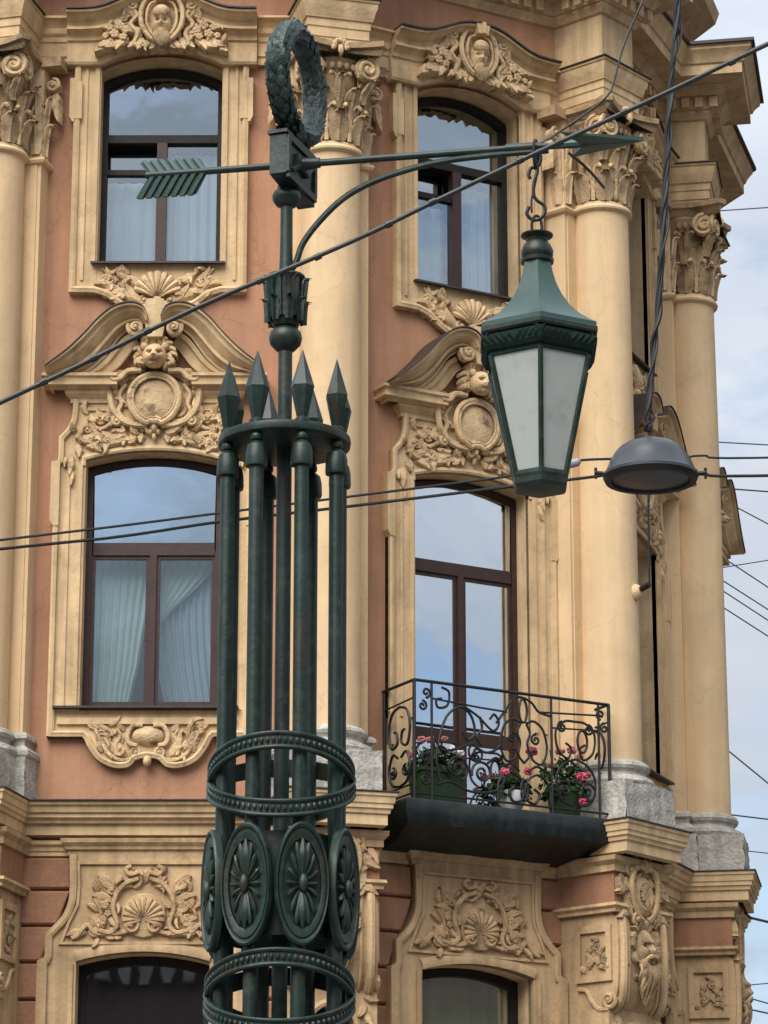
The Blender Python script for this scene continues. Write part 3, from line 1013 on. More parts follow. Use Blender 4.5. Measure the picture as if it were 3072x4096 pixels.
# --- broken scroll pediment ---------------------------------------------
mb = MB()
mb.prism([(-0.79, 11.36), (0.79, 11.36), (0.79, 11.46), (-0.79, 11.46)], 0, 0.07)
ped = bp(mb, 'pediment', 'cream')
tym = MB().prism([(-0.70, 11.50), (0.70, 11.50), (0.50, 11.75), (0.32, 11.98), (0.12, 12.08), (-0.12, 12.08), (-0.32, 11.98), (-0.50, 11.75)], 0, 0.04)
sub(ped, tym, 'tympanum', 'terra')
for s_ in (-1, 1):
    O = spline([(-1.05, 11.585), (-0.85, 11.745), (-0.69, 11.905), (-0.53, 12.09), (-0.39, 12.20), (-0.24, 12.24), (-0.115, 12.20), (-0.06, 12.09)], 7)
    I = spline([(-0.94, 11.565), (-0.68, 11.60), (-0.52, 11.72), (-0.42, 11.85), (-0.35, 11.955), (-0.27, 12.03), (-0.20, 12.07), (-0.15, 12.055)], 7)
    pr = [(0.0, 0.0), (0.0, 0.40), (0.09, 0.40), (0.10, 0.355), (0.28, 0.345), (0.42, 0.30), (0.58, 0.245), (0.60, 0.27), (0.72, 0.265), (0.74, 0.20), (0.88, 0.165), (0.90, 0.185), (1.0, 0.18), (1.0, 0.0)]
    rows = []
    for (ou, oz), (iu, iz) in zip(O, I):
        rows.append([(-s_ * (ou + (iu - ou) * k), -ww, oz + (iz - oz) * k) for k, ww in pr])
    g = MB().grid(rows)
    n = len(pr)
    g.f.append(tuple(range(n)))
    g.f.append(tuple((len(rows) - 1) * n + i for i in range(n)))
    sub(ped, g, 'raking_scroll', 'cream', ang=30)
    O2 = spline([(-0.72, 11.585), (-0.60, 11.64), (-0.49, 11.74), (-0.40, 11.86), (-0.33, 11.95), (-0.25, 12.01)], 7)
    I2 = spline([(-0.50, 11.58), (-0.43, 11.61), (-0.35, 11.68), (-0.28, 11.77), (-0.22, 11.85), (-0.14, 11.91)], 7)
    g2 = MB().grid([[(-s_ * (ou + (iu - ou) * k), -ww, oz + (iz - oz) * k) for k, ww in ((0, 0.02), (0, 0.17), (0.3, 0.165), (0.35, 0.135), (0.9, 0.12), (0.92, 0.14), (1, 0.135), (1, 0.02))] for (ou, oz), (iu, iz) in zip(O2, I2)])
    sub(ped, g2, 'inner_band', 'cream', ang=30)
    top = MB().grid([[(-s_ * ou * 1.0, 0.0, oz + 0.014), (-s_ * ou, -0.415, oz + 0.014), (-s_ * ou, -0.415, oz + 0.002)] for ou, oz in O])
    sub(ped, top, 'metal_flashing', 'flash')
    sub(ped, MB().scroll(s_ * 0.185, 12.015, 0.078, 1.7, -s_, radians(90 - s_ * 60), 0.30, 0.024, 0.05), 'volute', 'orn')
    # straight cornice strip below
    c = MB()
    a, b = 0.93, 0.36
    pth = [(s_ * b, 0.0), (s_ * a, 0.0), (s_ * a, 0.3)] if s_ > 0 else [(-a, 0.3), (-a, 0.0), (-b, 0.0)]
    pth = [(x, y - 0.07 if y == 0 else y) for x, y in pth]
    pf = [(0.0, 11.585), (0.10, 11.585), (0.10, 11.555), (0.075, 11.545), (0.07, 11.50), (0.085, 11.495), (0.085, 11.47), (0.03, 11.465), (0.03, 11.45), (-0.01, 11.44)]
    plan_sweep(c, [(x * (1 if True else 1), y) for x, y in pth], [(o + 0.06, z) for o, z in pf])
    sub(ped, c, 'cornice_strip', 'cream', ang=25)
    c = MB()
    a = 0.80
    pth = [(s_ * b, -0.06), (s_ * a, -0.06), (s_ * a, 0.2)] if s_ > 0 else [(-a, 0.2), (-a, -0.06), (-b, -0.06)]
    plan_sweep(c, pth, [(0.0, 11.44), (0.075, 11.44), (0.07, 11.41), (0.035, 11.375), (0.02, 11.36), (0.02, 11.325), (0.0, 11.32)])
    sub(ped, c, 'cornice_strip', 'cream', ang=25)
    sub(ped, MB().wbox(*sorted((s_ * 0.36, s_ * 0.70)), 0.06, 0.08, 11.245, 11.28), 'fillet', 'cream', flat=True)
blk = MB().prism([(-0.075, 12.32), (0.075, 12.32), (0.12, 12.22), (0.075, 11.93), (-0.075, 11.93), (-0.12, 12.22)], 0, 0.30)
sub(ped, blk, 'keystone', 'cream', flat=True)
# --- lion cartouche ------------------------------------------------------
ov = []
for k in range(40):
    a = 2 * pi * k / 40
    r = 1 - 0.07 * max(0, cos(2 * a)) * (1 if abs(cos(a)) > .5 else 0) + 0.05 * sin(a)
    ov.append((0.240 * cos(a) * (1 + 0.05 * sin(a)), 11.335 + 0.255 * sin(a) * (1 - 0.12 * (abs(cos(a)) < 0.18 and sin(a) < 0))))
mb = MB().lathe_w([(0.26, 0.08), (0.255, 0.13), (0.21, 0.150), (0.12, 0.168), (0.01, 0.175)], 0, 11.335, 30, 0.93, 1.0)
lc = bp(mb, 'lion_cartouche', 'orn')
sub(lc, MB().band(ov, 0.030, 0.165, 8, True), 'oval_frame')
sub(lc, MB().band([(u * 0.86, 11.335 + (z - 11.335) * 0.86) for u, z in ov], 0.012, 0.178, 6, True), 'oval_frame')
hd = mask_mesh(MB(), 0, 11.745, 0.24, 0.118, 0.12, 0.125, LION)
sub(lc, hd, 'lion_head')
for s_ in (-1, 1):
    sub(lc, MB().ell((s_ * 0.10, -0.26, 11.84), (0.035, 0.03, 0.04)), 'ear')
for k in range(26):
    a = radians(-35 + 250 * (k // 2) / 12)
    r = 0.105 + 0.03 * (k % 2)
    sub(lc, MB().leaf(r * cos(a), 11.765 + r * sin(a), a + rnd.uniform(-.3, .3), 0.10, 0.034, 0.20, 0.055, rnd.choice((-1.8, 1.8)), 2, 0.03, n=8), 'mane_lock')
for s_ in (-1, 1):
    # broad C scrolls either side of the oval
    P = spline([(s_ * 0.12, 11.60), (s_ * 0.24, 11.585), (s_ * 0.335, 11.50), (s_ * 0.37, 11.57), (s_ * 0.42, 11.48), (s_ * 0.425, 11.34), (s_ * 0.39, 11.22), (s_ * 0.30, 11.15), (s_ * 0.20, 11.12)], 6)
    sub(lc, MB().band(P, 0.022, 0.12), 'scroll')
    P = spline([(s_ * 0.13, 11.62), (s_ * 0.26, 11.61), (s_ * 0.33, 11.54), (s_ * 0.40, 11.53), (s_ * 0.42, 11.57)], 6)
    sub(lc, MB().band(P, 0.03, 0.19), 'scroll')
    P = spline([(s_ * 0.28, 11.50), (s_ * 0.34, 11.40), (s_ * 0.32, 11.30), (s_ * 0.345, 11.22), (s_ * 0.29, 11.13)], 6)
    sub(lc, MB().band(P, 0.024, 0.12), 'scroll')
    P = spline([(s_ * 0.10, 11.64), (s_ * 0.24, 11.625), (s_ * 0.34, 11.56), (s_ * 0.425, 11.50), (s_ * 0.43, 11.38), (s_ * 0.40, 11.24), (s_ * 0.31, 11.13), (s_ * 0.20, 11.085), (s_ * 0.07, 11.08)], 6)
    sub(lc, MB().band(P, 0.032, 0.135), 'outer_frame')
    sub(lc, MB().scroll(s_ * 0.40, 11.545, 0.05, 1.4, s_, radians(-90), 0.15, 0.018, 0.02), 'scroll')
    sub(lc, MB().scroll(s_ * 0.36, 11.12, 0.05, 1.4, -s_, radians(90), 0.13, 0.018, 0.02), 'scroll')
    pan = MB().prism([(s_ * u, z) for u, z in ((0.18, 11.56), (0.40, 11.50), (0.41, 11.28), (0.30, 11.14), (0.08, 11.06), (0.1, 11.3))], 0.02, 0.085)
    sub(lc, pan, 'backing', 'orn', flat=True)
    P = spline([(s_ * 0.62, 11.07), (s_ * 0.50, 11.06), (s_ * 0.42, 11.12), (s_ * 0.385, 11.21)], 6)
    sub(lc, MB().band(P, [0.012 + 0.022 * i / (len(P) - 1) for i in range(len(P))], 0.09), 'scroll')
    P = spline([(s_ * 0.37, 10.95), (s_ * 0.31, 11.0), (s_ * 0.31, 11.09), (s_ * 0.37, 11.13), (s_ * 0.43, 11.09)], 6)
    sub(lc, MB().band(P, 0.026, 0.09), 'scroll')
    P = spline([(s_ * 0.76, 10.98), (s_ * 0.64, 10.97), (s_ * 0.54, 11.01), (s_ * 0.44, 10.99), (s_ * 0.40, 10.94)], 6)
    sub(lc, MB().band(P, 0.034, 0.075), 'scroll')
    for (u, z, a, ln, wd, cu) in ((0.42, 10.98, 180, 0.2, 0.06, 0.5), (0.52, 10.96, 200, 0.22, 0.07, -0.5), (0.64, 10.93, 205, 0.18, 0.06, 0.6), (0.55, 10.99, -120, 0.14, 0.05, 0.4), (0.66, 10.95, -120, 0.13, 0.05, -0.4), (0.74, 10.90, -110, 0.14, 0.045, 0.5), (0.46, 10.99, -110, 0.13, 0.045, 0.5),
                                  (0.30, 11.0, -100, 0.12, 0.045, 0.4), (0.22, 11.02, -110, 0.12, 0.05, 0.4), (0.14, 11.03, -100, 0.12, 0.05, 0.3), (0.46, 11.16, 100, 0.14, 0.035, 0.7), (0.52, 11.13, 60, 0.15, 0.035, 0.7), (0.47, 11.12, 20, 0.16, 0.035, 0.7), (0.80, 10.80, -95, 0.22, 0.045, 0.3),
                                  (0.84, 10.78, -70, 0.12, 0.03, -0.5), (0.35, 11.44, 95, 0.13, 0.04, 0.9), (0.33, 11.30, 120, 0.14, 0.04, -0.9), (0.36, 11.26, 60, 0.12, 0.035, 0.8), (0.26, 11.60, 30, 0.18, 0.04, -0.8), (0.78, 10.64, -90, 0.16, 0.03, 0.2)):
        aa = radians(a) if s_ > 0 else pi - radians(a)
        sub(lc, MB().leaf(s_ * u, z, aa, ln, wd, 0.06, 0.045, cu * s_, 3, 0.03, n=10), 'leaf')
    for (u, z, r) in ((0.46, 11.16, 0.045), (0.52, 11.19, 0.035), (0.40, 11.18, 0.03), (0.36, 11.59, 0.04), (0.42, 11.56, 0.03)):
        sub(lc, MB().flower(s_ * u, z, r, 0.10), 'flower')
sub(lc, MB().band(spline([(-0.09, 11.10), (-0.03, 11.15), (0, 11.13), (0.03, 11.15), (0.09, 11.10)], 5), 0.022, 0.16), 'scroll')
sub(lc, MB().ell((0, -0.12, 11.06), (0.035, 0.05, 0.05)).ell((-0.035, -0.10, 11.02), (0.03, 0.04, 0.03)).ell((0.035, -0.10, 11.02), (0.03, 0.04, 0.03)).ell((0, -0.10, 10.97), (0.022, 0.035, 0.04)), 'drop')

# --- base cornice of the column storey ------------------------------------
CP = [(0, 7.375), (0.28, 7.365), (0.275, 7.335), (0.25, 7.33), (0.235, 7.27), (0.21, 7.262), (0.21, 7.225), (0.175, 7.215), (0.165, 7.18), (0.125, 7.175), (0.125, 7.075), (0.03, 7.065), (0.0, 7.06)]
FPf = [(0, 7.392), (0.305, 7.380), (0.305, 7.368), (0.0, 7.368)]
SP = [(0, 7.035), (0.085, 7.03), (0.08, 6.995), (0.05, 6.975), (0.045, 6.94), (0.03, 6.93), (0.03, 6.895), (0, 6.89)]
for i in range(5):
    th, m, ln = wall_frame(i)
    h2 = ln / 2
    c = plan_sweep(MB(), [(-h2, 0), (h2, 0)], CP)
    bc = c.build('base_cornice', 'cream', house, (m[0] - BX, m[1] - BY, 0), th, ang=25)
    sub(bc, plan_sweep(MB(), [(-h2, 0), (h2, 0)], FPf), 'metal_flashing', 'flash', flat=True)
    sub(bc, plan_sweep(MB(), [(-h2, 0), (h2, 0)], SP), 'string_course', 'cream', ang=25)
# --- ground storey surround and relief ----------------------------------
mb = MB()
garc = arch_pts(GRW['hw'], GRW['zs'], GRW['za'])
gl_ = spline([(-0.94, 5.93), (-0.905, 5.95), (-0.905, 6.14), (-0.88, 6.18), (-0.76, 6.31), (-0.70, 6.45), (-0.69, 6.62), (-0.70, 6.89)], 4)
left = [(-GRW['hw'], 3.2), (-GRW['hw'], GRW['zs'])] + garc[1:7] + [(0, 6.89)] + gl_[::-1] + [(-0.94, 3.2)]
mb.prism(left, 0, 0.10)
mb.prism([(-u, z) for u, z in left][::-1], 0, 0.10)
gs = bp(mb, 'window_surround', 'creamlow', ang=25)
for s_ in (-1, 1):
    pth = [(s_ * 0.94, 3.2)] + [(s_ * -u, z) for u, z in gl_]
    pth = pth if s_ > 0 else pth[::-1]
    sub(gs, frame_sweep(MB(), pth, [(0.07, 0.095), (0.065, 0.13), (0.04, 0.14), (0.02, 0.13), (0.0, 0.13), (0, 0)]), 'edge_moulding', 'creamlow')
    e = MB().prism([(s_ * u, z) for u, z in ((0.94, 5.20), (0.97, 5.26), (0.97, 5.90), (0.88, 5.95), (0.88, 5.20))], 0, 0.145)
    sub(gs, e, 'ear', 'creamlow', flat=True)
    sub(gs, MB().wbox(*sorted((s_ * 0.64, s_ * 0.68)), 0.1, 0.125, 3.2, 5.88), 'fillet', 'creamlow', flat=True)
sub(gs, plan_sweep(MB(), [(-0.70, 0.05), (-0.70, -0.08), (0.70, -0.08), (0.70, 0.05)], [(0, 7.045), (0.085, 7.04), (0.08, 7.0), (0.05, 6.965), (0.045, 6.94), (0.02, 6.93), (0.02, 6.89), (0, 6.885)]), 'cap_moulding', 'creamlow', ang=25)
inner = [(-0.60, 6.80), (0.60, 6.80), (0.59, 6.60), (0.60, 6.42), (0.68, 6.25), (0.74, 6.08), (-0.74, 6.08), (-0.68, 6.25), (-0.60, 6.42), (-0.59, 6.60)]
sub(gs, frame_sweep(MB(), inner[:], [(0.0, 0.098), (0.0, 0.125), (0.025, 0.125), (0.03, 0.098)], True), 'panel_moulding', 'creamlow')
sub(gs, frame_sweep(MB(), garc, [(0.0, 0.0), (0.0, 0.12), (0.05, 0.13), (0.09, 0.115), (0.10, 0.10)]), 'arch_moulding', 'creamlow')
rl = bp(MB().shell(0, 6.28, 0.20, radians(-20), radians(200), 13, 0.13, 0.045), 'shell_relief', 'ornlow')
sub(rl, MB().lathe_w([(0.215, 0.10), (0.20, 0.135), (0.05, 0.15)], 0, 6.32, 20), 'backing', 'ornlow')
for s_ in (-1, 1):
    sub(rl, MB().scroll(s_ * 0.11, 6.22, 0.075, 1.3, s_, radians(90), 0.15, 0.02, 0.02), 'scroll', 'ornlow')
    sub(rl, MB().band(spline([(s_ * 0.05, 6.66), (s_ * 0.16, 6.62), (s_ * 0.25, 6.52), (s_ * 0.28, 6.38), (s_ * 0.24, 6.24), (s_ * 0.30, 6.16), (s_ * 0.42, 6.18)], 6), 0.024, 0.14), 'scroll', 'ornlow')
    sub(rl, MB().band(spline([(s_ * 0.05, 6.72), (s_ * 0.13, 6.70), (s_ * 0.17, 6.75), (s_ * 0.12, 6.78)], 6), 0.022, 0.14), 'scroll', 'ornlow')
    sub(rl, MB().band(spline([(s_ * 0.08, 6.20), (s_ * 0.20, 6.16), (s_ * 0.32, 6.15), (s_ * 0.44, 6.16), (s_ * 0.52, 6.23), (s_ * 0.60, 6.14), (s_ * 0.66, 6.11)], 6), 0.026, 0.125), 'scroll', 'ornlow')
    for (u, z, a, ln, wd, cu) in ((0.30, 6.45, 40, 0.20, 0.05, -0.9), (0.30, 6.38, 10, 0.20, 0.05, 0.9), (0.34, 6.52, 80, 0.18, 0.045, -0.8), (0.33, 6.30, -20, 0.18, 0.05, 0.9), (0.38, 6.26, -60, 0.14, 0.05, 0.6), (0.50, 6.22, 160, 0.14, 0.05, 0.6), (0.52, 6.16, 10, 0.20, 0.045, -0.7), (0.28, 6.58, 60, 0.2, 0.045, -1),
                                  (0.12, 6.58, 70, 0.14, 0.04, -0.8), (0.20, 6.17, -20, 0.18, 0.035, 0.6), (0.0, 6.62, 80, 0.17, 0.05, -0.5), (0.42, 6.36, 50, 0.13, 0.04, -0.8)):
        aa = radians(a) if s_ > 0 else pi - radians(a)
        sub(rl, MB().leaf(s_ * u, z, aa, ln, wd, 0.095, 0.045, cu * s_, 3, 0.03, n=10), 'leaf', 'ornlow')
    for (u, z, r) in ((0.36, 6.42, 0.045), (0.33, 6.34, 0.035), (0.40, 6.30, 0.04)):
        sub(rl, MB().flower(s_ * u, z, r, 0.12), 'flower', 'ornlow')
mb = arch_ring(MB(), GRW['hw'], 3.2, GRW['zs'] - .01, GRW['za'] - .01, 0.07, -0.26, -0.16)
gw = bp(mb, 'window', 'black', flat=True)
garc2 = [(u * 0.88, z - 0.08) for u, z in garc]
pane(gw, [(-0.545, 3.27), (0.545, 3.27)] + garc2[::-1], -0.2, 'glass4')
sub(gw, MB().wbox(-0.55, 0.55, -0.25, -0.18, 4.6, 4.68), 'transom', 'black', flat=True)
# rusticated courses
courses = [6.885, 6.575, 6.24, 5.90, 5.555, 5.21, 4.87, 4.53, 4.19, 3.85, 3.5, 3.16]
def surr_edge(z):
    for (u0, z0), (u1, z1) in zip(gl_[:-1], gl_[1:]):
        if z0 <= z <= z1:
            return u0 + (u1 - u0) * (z - z0) / max(1e-6, z1 - z0)
    return -0.94
for i in range(5):
    th, loc = bay_loc(i)
    _, _, ln = wall_frame(i)
    par = RUSTW[i]
    for s_ in (-1, 1):
        end = ln / 2 - s_ * UC[i]
        for ztop, zbot in zip(courses[:-1], courses[1:]):
            e0 = -surr_edge(zbot + 0.02)
            e1 = -surr_edge(ztop - 0.02)
            b = MB()
            x1 = end - 0.36
            if x1 - max(e0, e1) < 0.05:
                continue
            g = 0.012
            f = [(e0, zbot + g), (x1, zbot + g), (x1, ztop - g), (e1, ztop - g)]
            f = [(s_ * u, z) for u, z in f]
            if s_ < 0:
                f = f[::-1]
            cx = sum(p[0] for p in f) / 4
            cz = sum(p[1] for p in f) / 4
            fin = [(u + (0.016 if u < cx else -0.016), z + (0.016 if z < cz else -0.016)) for u, z in f]
            vs = [(u, 0, z) for u, z in f] + [(u, -0.035, z) for u, z in f] + [(u, -0.052, z) for u, z in fin]
            fs = [(8, 9, 10, 11)] + [(a + k, a + (k + 1) % 4, a + 4 + (k + 1) % 4, a + 4 + k) for a in (0, 4) for k in range(4)]
            b.add(vs, fs)
            b.build('block', 'rust', par, flat=True)
            q = MB().wbox(*sorted((s_ * (x1 + 0.01), s_ * (x1 + 0.055))), 0, 0.11, zbot + 0.015, ztop - 0.015)
            q.build('quoin_strip', 'cream', par, flat=True)

def filler(par, region, n, w0, seed, avoid=None, mt='orn', sc=1.0):
    r = random.Random(seed)
    for k in range(n):
        for _ in range(20):
            u, z = r.uniform(region[0], region[1]), r.uniform(region[2], region[3])
            if avoid is None or not avoid(u, z):
                break
        else:
            continue
        for s_ in (-1, 1):
            a = r.uniform(0, 2 * pi)
            ln, wd, cu = r.uniform(0.09, 0.16) * sc, r.uniform(0.024, 0.042) * sc, r.choice((-2.2, -1.2, 1.2, 2.2))
            if k % 4 == 3:
                q = MB().scroll(s_ * u, z, r.uniform(0.03, 0.05) * sc, 1.3, r.choice((-1, 1)), a, w0 + 0.02, 0.013 * sc, 0.02)
                sub(par, q, 'scroll', mt)
            else:
                sub(par, MB().leaf(s_ * u, z, a, ln, wd, w0, 0.045, cu, 3, 0.04, n=8), 'leaf', mt)
filler(ct, (0.18, 0.60, 14.98, 15.36), 16, 0.20, 21, lambda u, z: z > 15.62 - u * 0.75 or z < 15.07)
filler(ct, (0.02, 0.25, 15.07, 15.14), 6, 0.21, 22)
filler(us_, (0.10, 0.52, 12.36, 12.70), 12, 0.05, 23, lambda u, z: z < 12.30 + 0.45 * max(0, u - 0.25) or z > 12.72)
filler(lc, (0.26, 0.46, 11.15, 11.58), 8, 0.09, 24)
filler(lc, (0.10, 0.80, 10.90, 11.06), 18, 0.075, 25, lambda u, z: z < 10.92 - 0.12 * u * u)
filler(lc, (0.36, 0.66, 11.02, 11.22), 8, 0.06, 26)
filler(apron_o, (0.16, 0.50, 7.82, 8.14), 12, 0.05, 27, lambda u, z: z < 7.80 + 1.2 * max(0, u - 0.38))
filler(rl, (0.24, 0.46, 6.16, 6.62), 14, 0.10, 28, None, 'ornlow')
filler(rl, (0.05, 0.60, 6.12, 6.22), 8, 0.10, 29, None, 'ornlow')
filler(rl, (0.0, 0.2, 6.52, 6.74), 5, 0.10, 30, None, 'ornlow')
filler(lc, (0.0, 0.22, 11.0, 11.09), 5, 0.09, 31)
# copy bay parts to the other bays
for i in (1, 2, 3, 4):
    th, loc = bay_loc(i)
    for o in PROTO:
        if i == 1 and (o is apron_o or o is rev_low):
            continue
        copy_tree(o, house, loc, th)
th, loc = bay_loc(1)
r2 = dict(LOW)
r2['zb'] = 7.37
reveal(depth=0.38, w1=0.045, **r2).build('window_reveal', 'cream', house, loc, th)
for s_ in (-1, 1):
    MB().wbox(*sorted((s_ * 0.655, s_ * 0.955)), 0, 0.06, 7.37, 8.28).build('door_jamb', 'cream', house, loc, th, flat=True)

# --- columns ------------------------------------------------------------------
AX = 0.25          # column axis in front of the wall corner
def cbuild(mb, name, mt, **k):
    o = mb.build(name, mt, house, (V[1][0] - BX, V[1][1] - BY, 0), NA[1], **k)
    CPROTO.append(o)
    return o
CPROTO = []
bk = MB().wbox(-0.42, 0.42, -0.15, 0.10, 8.0, 14.92)
bo = cbuild(bk, 'pilaster_backing', 'shaft', flat=True)
sub(bo, MB().wbox(-0.385, 0.385, 0.10, 0.113, 8.0, 13.78), 'raised_strip', 'shaft', flat=True)
sub(bo, plan_sweep(MB(), [(-0.42, 0.2), (-0.42, -0.10), (0.42, -0.10), (0.42, 0.2)], [(0, 13.845), (0.02, 13.84), (0.045, 13.825), (0.05, 13.80), (0.035, 13.775), (0.02, 13.77), (0.0, 13.76)]), 'necking', 'shaft')
prof = [(0.302, 8.0), (0.302, 8.6), (0.300, 10.0), (0.294, 12.0), (0.285, 13.5), (0.284, 13.765), (0.30, 13.775), (0.325, 13.79), (0.33, 13.81), (0.315, 13.835), (0.30, 13.845), (0.30, 13.87), (0.27, 13.88)]
so = cbuild(MB().lathe(prof, 48, (0, -AX, 0)), 'column_shaft', 'shaft', ang=30)
base = MB().lathe([(0.31, 8.03), (0.335, 8.03), (0.365, 8.01), (0.378, 7.975), (0.365, 7.945), (0.345, 7.935), (0.335, 7.91), (0.345, 7.885), (0.37, 7.875), (0.405, 7.86), (0.42, 7.82), (0.405, 7.785), (0.40, 7.775)], 40, (0, -AX, 0))
sub(so, base, 'base_moulding', 'stone')
sub(so, plan_sweep(MB(), [(-0.42, 0.2), (-0.42, -0.10), (0.42, -0.10), (0.42, 0.2)], [(0.0, 8.03), (0.03, 8.03), (0.065, 8.0), (0.07, 7.965), (0.04, 7.94), (0.035, 7.90), (0.07, 7.875), (0.10, 7.84), (0.10, 7.80), (0.08, 7.775), (0, 7.775)]), 'base_moulding', 'stone')
def rough_block(x0, x1, y0, y1, z0, z1, sd, amp=0.012):
    r = random.Random(sd)
    mb = MB()
    def face(fn, n=9, m=8):
        mb.grid([[fn(i / n, j / m) for j in range(m + 1)] for i in range(n + 1)])
    def jit(p):
        q = 0.5 * sin(p[0] * 23 + p[2] * 17 + sd) + 0.5 * sin(p[0] * 9 - p[2] * 31 + p[1] * 14 + sd * 2)
        return (p[0], p[1] - amp * q, p[2])
    face(lambda a, b: jit((x0 + (x1 - x0) * a, y0, z0 + (z1 - z0) * b)))
    face(lambda a, b: (x0 + amp * 0.6 * sin(b * 7 + a * 5 + sd), y0 + (y1 - y0) * a + (0 if a > 0 else jit((x0, 0, z0 + (z1 - z0) * b))[1]), z0 + (z1 - z0) * b))
    face(lambda a, b: (x1 + amp * 0.6 * sin(b * 6 + a * 4 + sd), y0 + (y1 - y0) * a + (0 if a > 0 else jit((x1, 0, z0 + (z1 - z0) * b))[1]), z0 + (z1 - z0) * b))
    face(lambda a, b: (x0 + (x1 - x0) * a, y0 + (y1 - y0) * b, z1))
    return mb
pl = rough_block(-0.405, 0.405, -0.70, 0.3, 7.36, 7.78, 3)
sub(so, pl, 'plinth', 'stone', ang=50)
pl = rough_block(-0.50, 0.50, -0.22, 0.3, 7.36, 7.775, 5)
sub(so, pl, 'plinth', 'stone', ang=50)

# capital
def leaf3(mb, ang, r0, z0, ht, wd, lean, curlr, cx=0.0, cy=-AX, n=12, th_=0.018):
    """free-standing acanthus leaf hugging the bell then curling outward"""
    def P(t, q, off):
        if t < 0.74:
            k = t / 0.74
            r, z = r0 + lean * k * k, z0 + ht * k
            nx, nz = 1, -2 * lean * k / ht
        else:
            k = (t - 0.74) / 0.26
            a = k * 2.3
            r, z = r0 + lean + curlr * (1 - cos(a)), z0 + ht + curlr * sin(a) * 0.9 - 0.0 * k
            nx, nz = cos(a), -sin(a)
        hw_ = wd * (0.75 + 0.35 * sin(pi * min(1, t * 1.05))) * (1.0 - 0.55 * max(0, (t - 0.7) / 0.3)) * (0.80 + 0.20 * abs(sin(pi * 3.5 * t)))
        bow = 0.5 * wd * (1 - q * q) * 0.35 + (0.016 if abs(q) < 0.1 else 0)
        r += off * nx + bow
        z += off * nz
        lat = hw_ * q
        return (cx + r * sin(ang) + lat * cos(ang), cy - r * cos(ang) + lat * sin(ang), z)
    qs = (-1, -0.6, -0.2, 0.0, 0.2, 0.6, 1)
    front = [[P(i / n, q, th_) for q in qs] for i in range(n + 1)]
    back = [[P(i / n, q, 0) for q in qs[::-1]] for i in range(n + 1)]
    mb.grid([f + b for f, b in zip(front, back)], closed=True)
    return mb
bell = MB().lathe([(0.262, 13.87), (0.255, 14.1), (0.262, 14.4), (0.295, 14.62), (0.345, 14.74), (0.30, 14.80)], 32, (0, -AX, 0))
capo = cbuild(bell, 'capital', 'capital')
for k in range(8):
    a = radians(45 * k)
    if abs(((a + pi) % (2 * pi)) - pi) > 2.2:
        continue
    sub(capo, leaf3(MB(), a, 0.275, 13.87, 0.25, 0.10, 0.045, 0.060), 'acanthus_leaf', 'capital')
    a2 = radians(45 * k + 22.5)
    sub(capo, leaf3(MB(), a2, 0.268, 13.95, 0.40, 0.085, 0.075, 0.070), 'acanthus_leaf', 'capital')
    sub(capo, leaf3(MB(), a, 0.272, 14.18, 0.32, 0.055, 0.08, 0.055), 'acanthus_leaf', 'capital')
    def cpt(r, aa, z):
        return (r * sin(aa), -AX - r * cos(aa), z)
    for sg in (-1, 1):
        st = [cpt(0.30, a2 + sg * 0.02, 13.88), cpt(0.31, a2 + sg * 0.02, 14.08), cpt(0.325, a2 + sg * 0.06, 14.20), cpt(0.35, a2 + sg * 0.19, 14.25), cpt(0.375, a2 + sg * 0.27, 14.215)]
        sub(capo, MB().tube(spline(st, 5), [0.017] * 16 + [0.022, 0.024, 0.022, 0.018, 0.012], 6), 'stalk', 'orn')
        st = [cpt(0.29, a + sg * 0.03, 14.15), cpt(0.31, a + sg * 0.05, 14.36), cpt(0.335, a + sg * 0.10, 14.52), cpt(0.37, a + sg * 0.22, 14.57), cpt(0.395, a + sg * 0.28, 14.54)]
        sub(capo, MB().tube(spline(st, 5), [0.015] * 16 + [0.02, 0.022, 0.02, 0.016, 0.011], 6), 'stalk', 'capital')
eg = MB()
for k in range(17):
    a = radians(-100 + 200 * k / 16)
    eg.ell((0.335 * sin(a), -AX - 0.335 * cos(a), 14.66), (0.028, 0.028, 0.04), 7, 5)
sub(capo, eg, 'egg_row', 'capital')
def vol3(mb, ang, r, z, rad, face):
    """corner volute: spiral in a vertical plane; face = direction its flat side looks at"""
    cx, cy = r * sin(ang), -AX - r * cos(ang)
    fx, fy = sin(face), -cos(face)
    tx, ty = cos(face), sin(face)
    sg = 1 if ang > 0 else -1
    pts, rd = [], []
    for i in range(40):
        t = i / 39
        a = pi / 2 + sg * -1 * 2 * pi * 1.9 * t
        rr = rad * (1 - 0.86 * t)
        pts.append((cx + tx * rr * cos(a) + fx * 0.03 * t, cy + ty * rr * cos(a) + fy * 0.03 * t, z + rr * sin(a)))
        rd.append(0.027 * (1 - 0.4 * t))
    mb.tube(pts, rd, 6)
    rows = []
    for dr, dw in ((rad * 0.98, -0.05), (rad * 0.98, -0.01), (rad * 0.3, 0.012), (0.001, 0.02)):
        rows.append([(cx + tx * dr * cos(2 * pi * k / 16) + fx * dw, cy + ty * dr * cos(2 * pi * k / 16) + fy * dw, z + dr * sin(2 * pi * k / 16)) for k in range(16)])
    mb.grid(rows, closed=True)
    return mb
for a, fc in ((-40, -14), (40, 14), (-58, -84), (58, 84)):
    sub(capo, vol3(MB(), radians(a), 0.44 if abs(a) < 50 else 0.43, 14.64, 0.128, radians(fc)), 'volute', 'orn')
for a in (-48, 48):
    sub(capo, leaf3(MB(), radians(a), 0.335, 14.30, 0.20, 0.06, 0.10, 0.05), 'acanthus_leaf', 'capital')
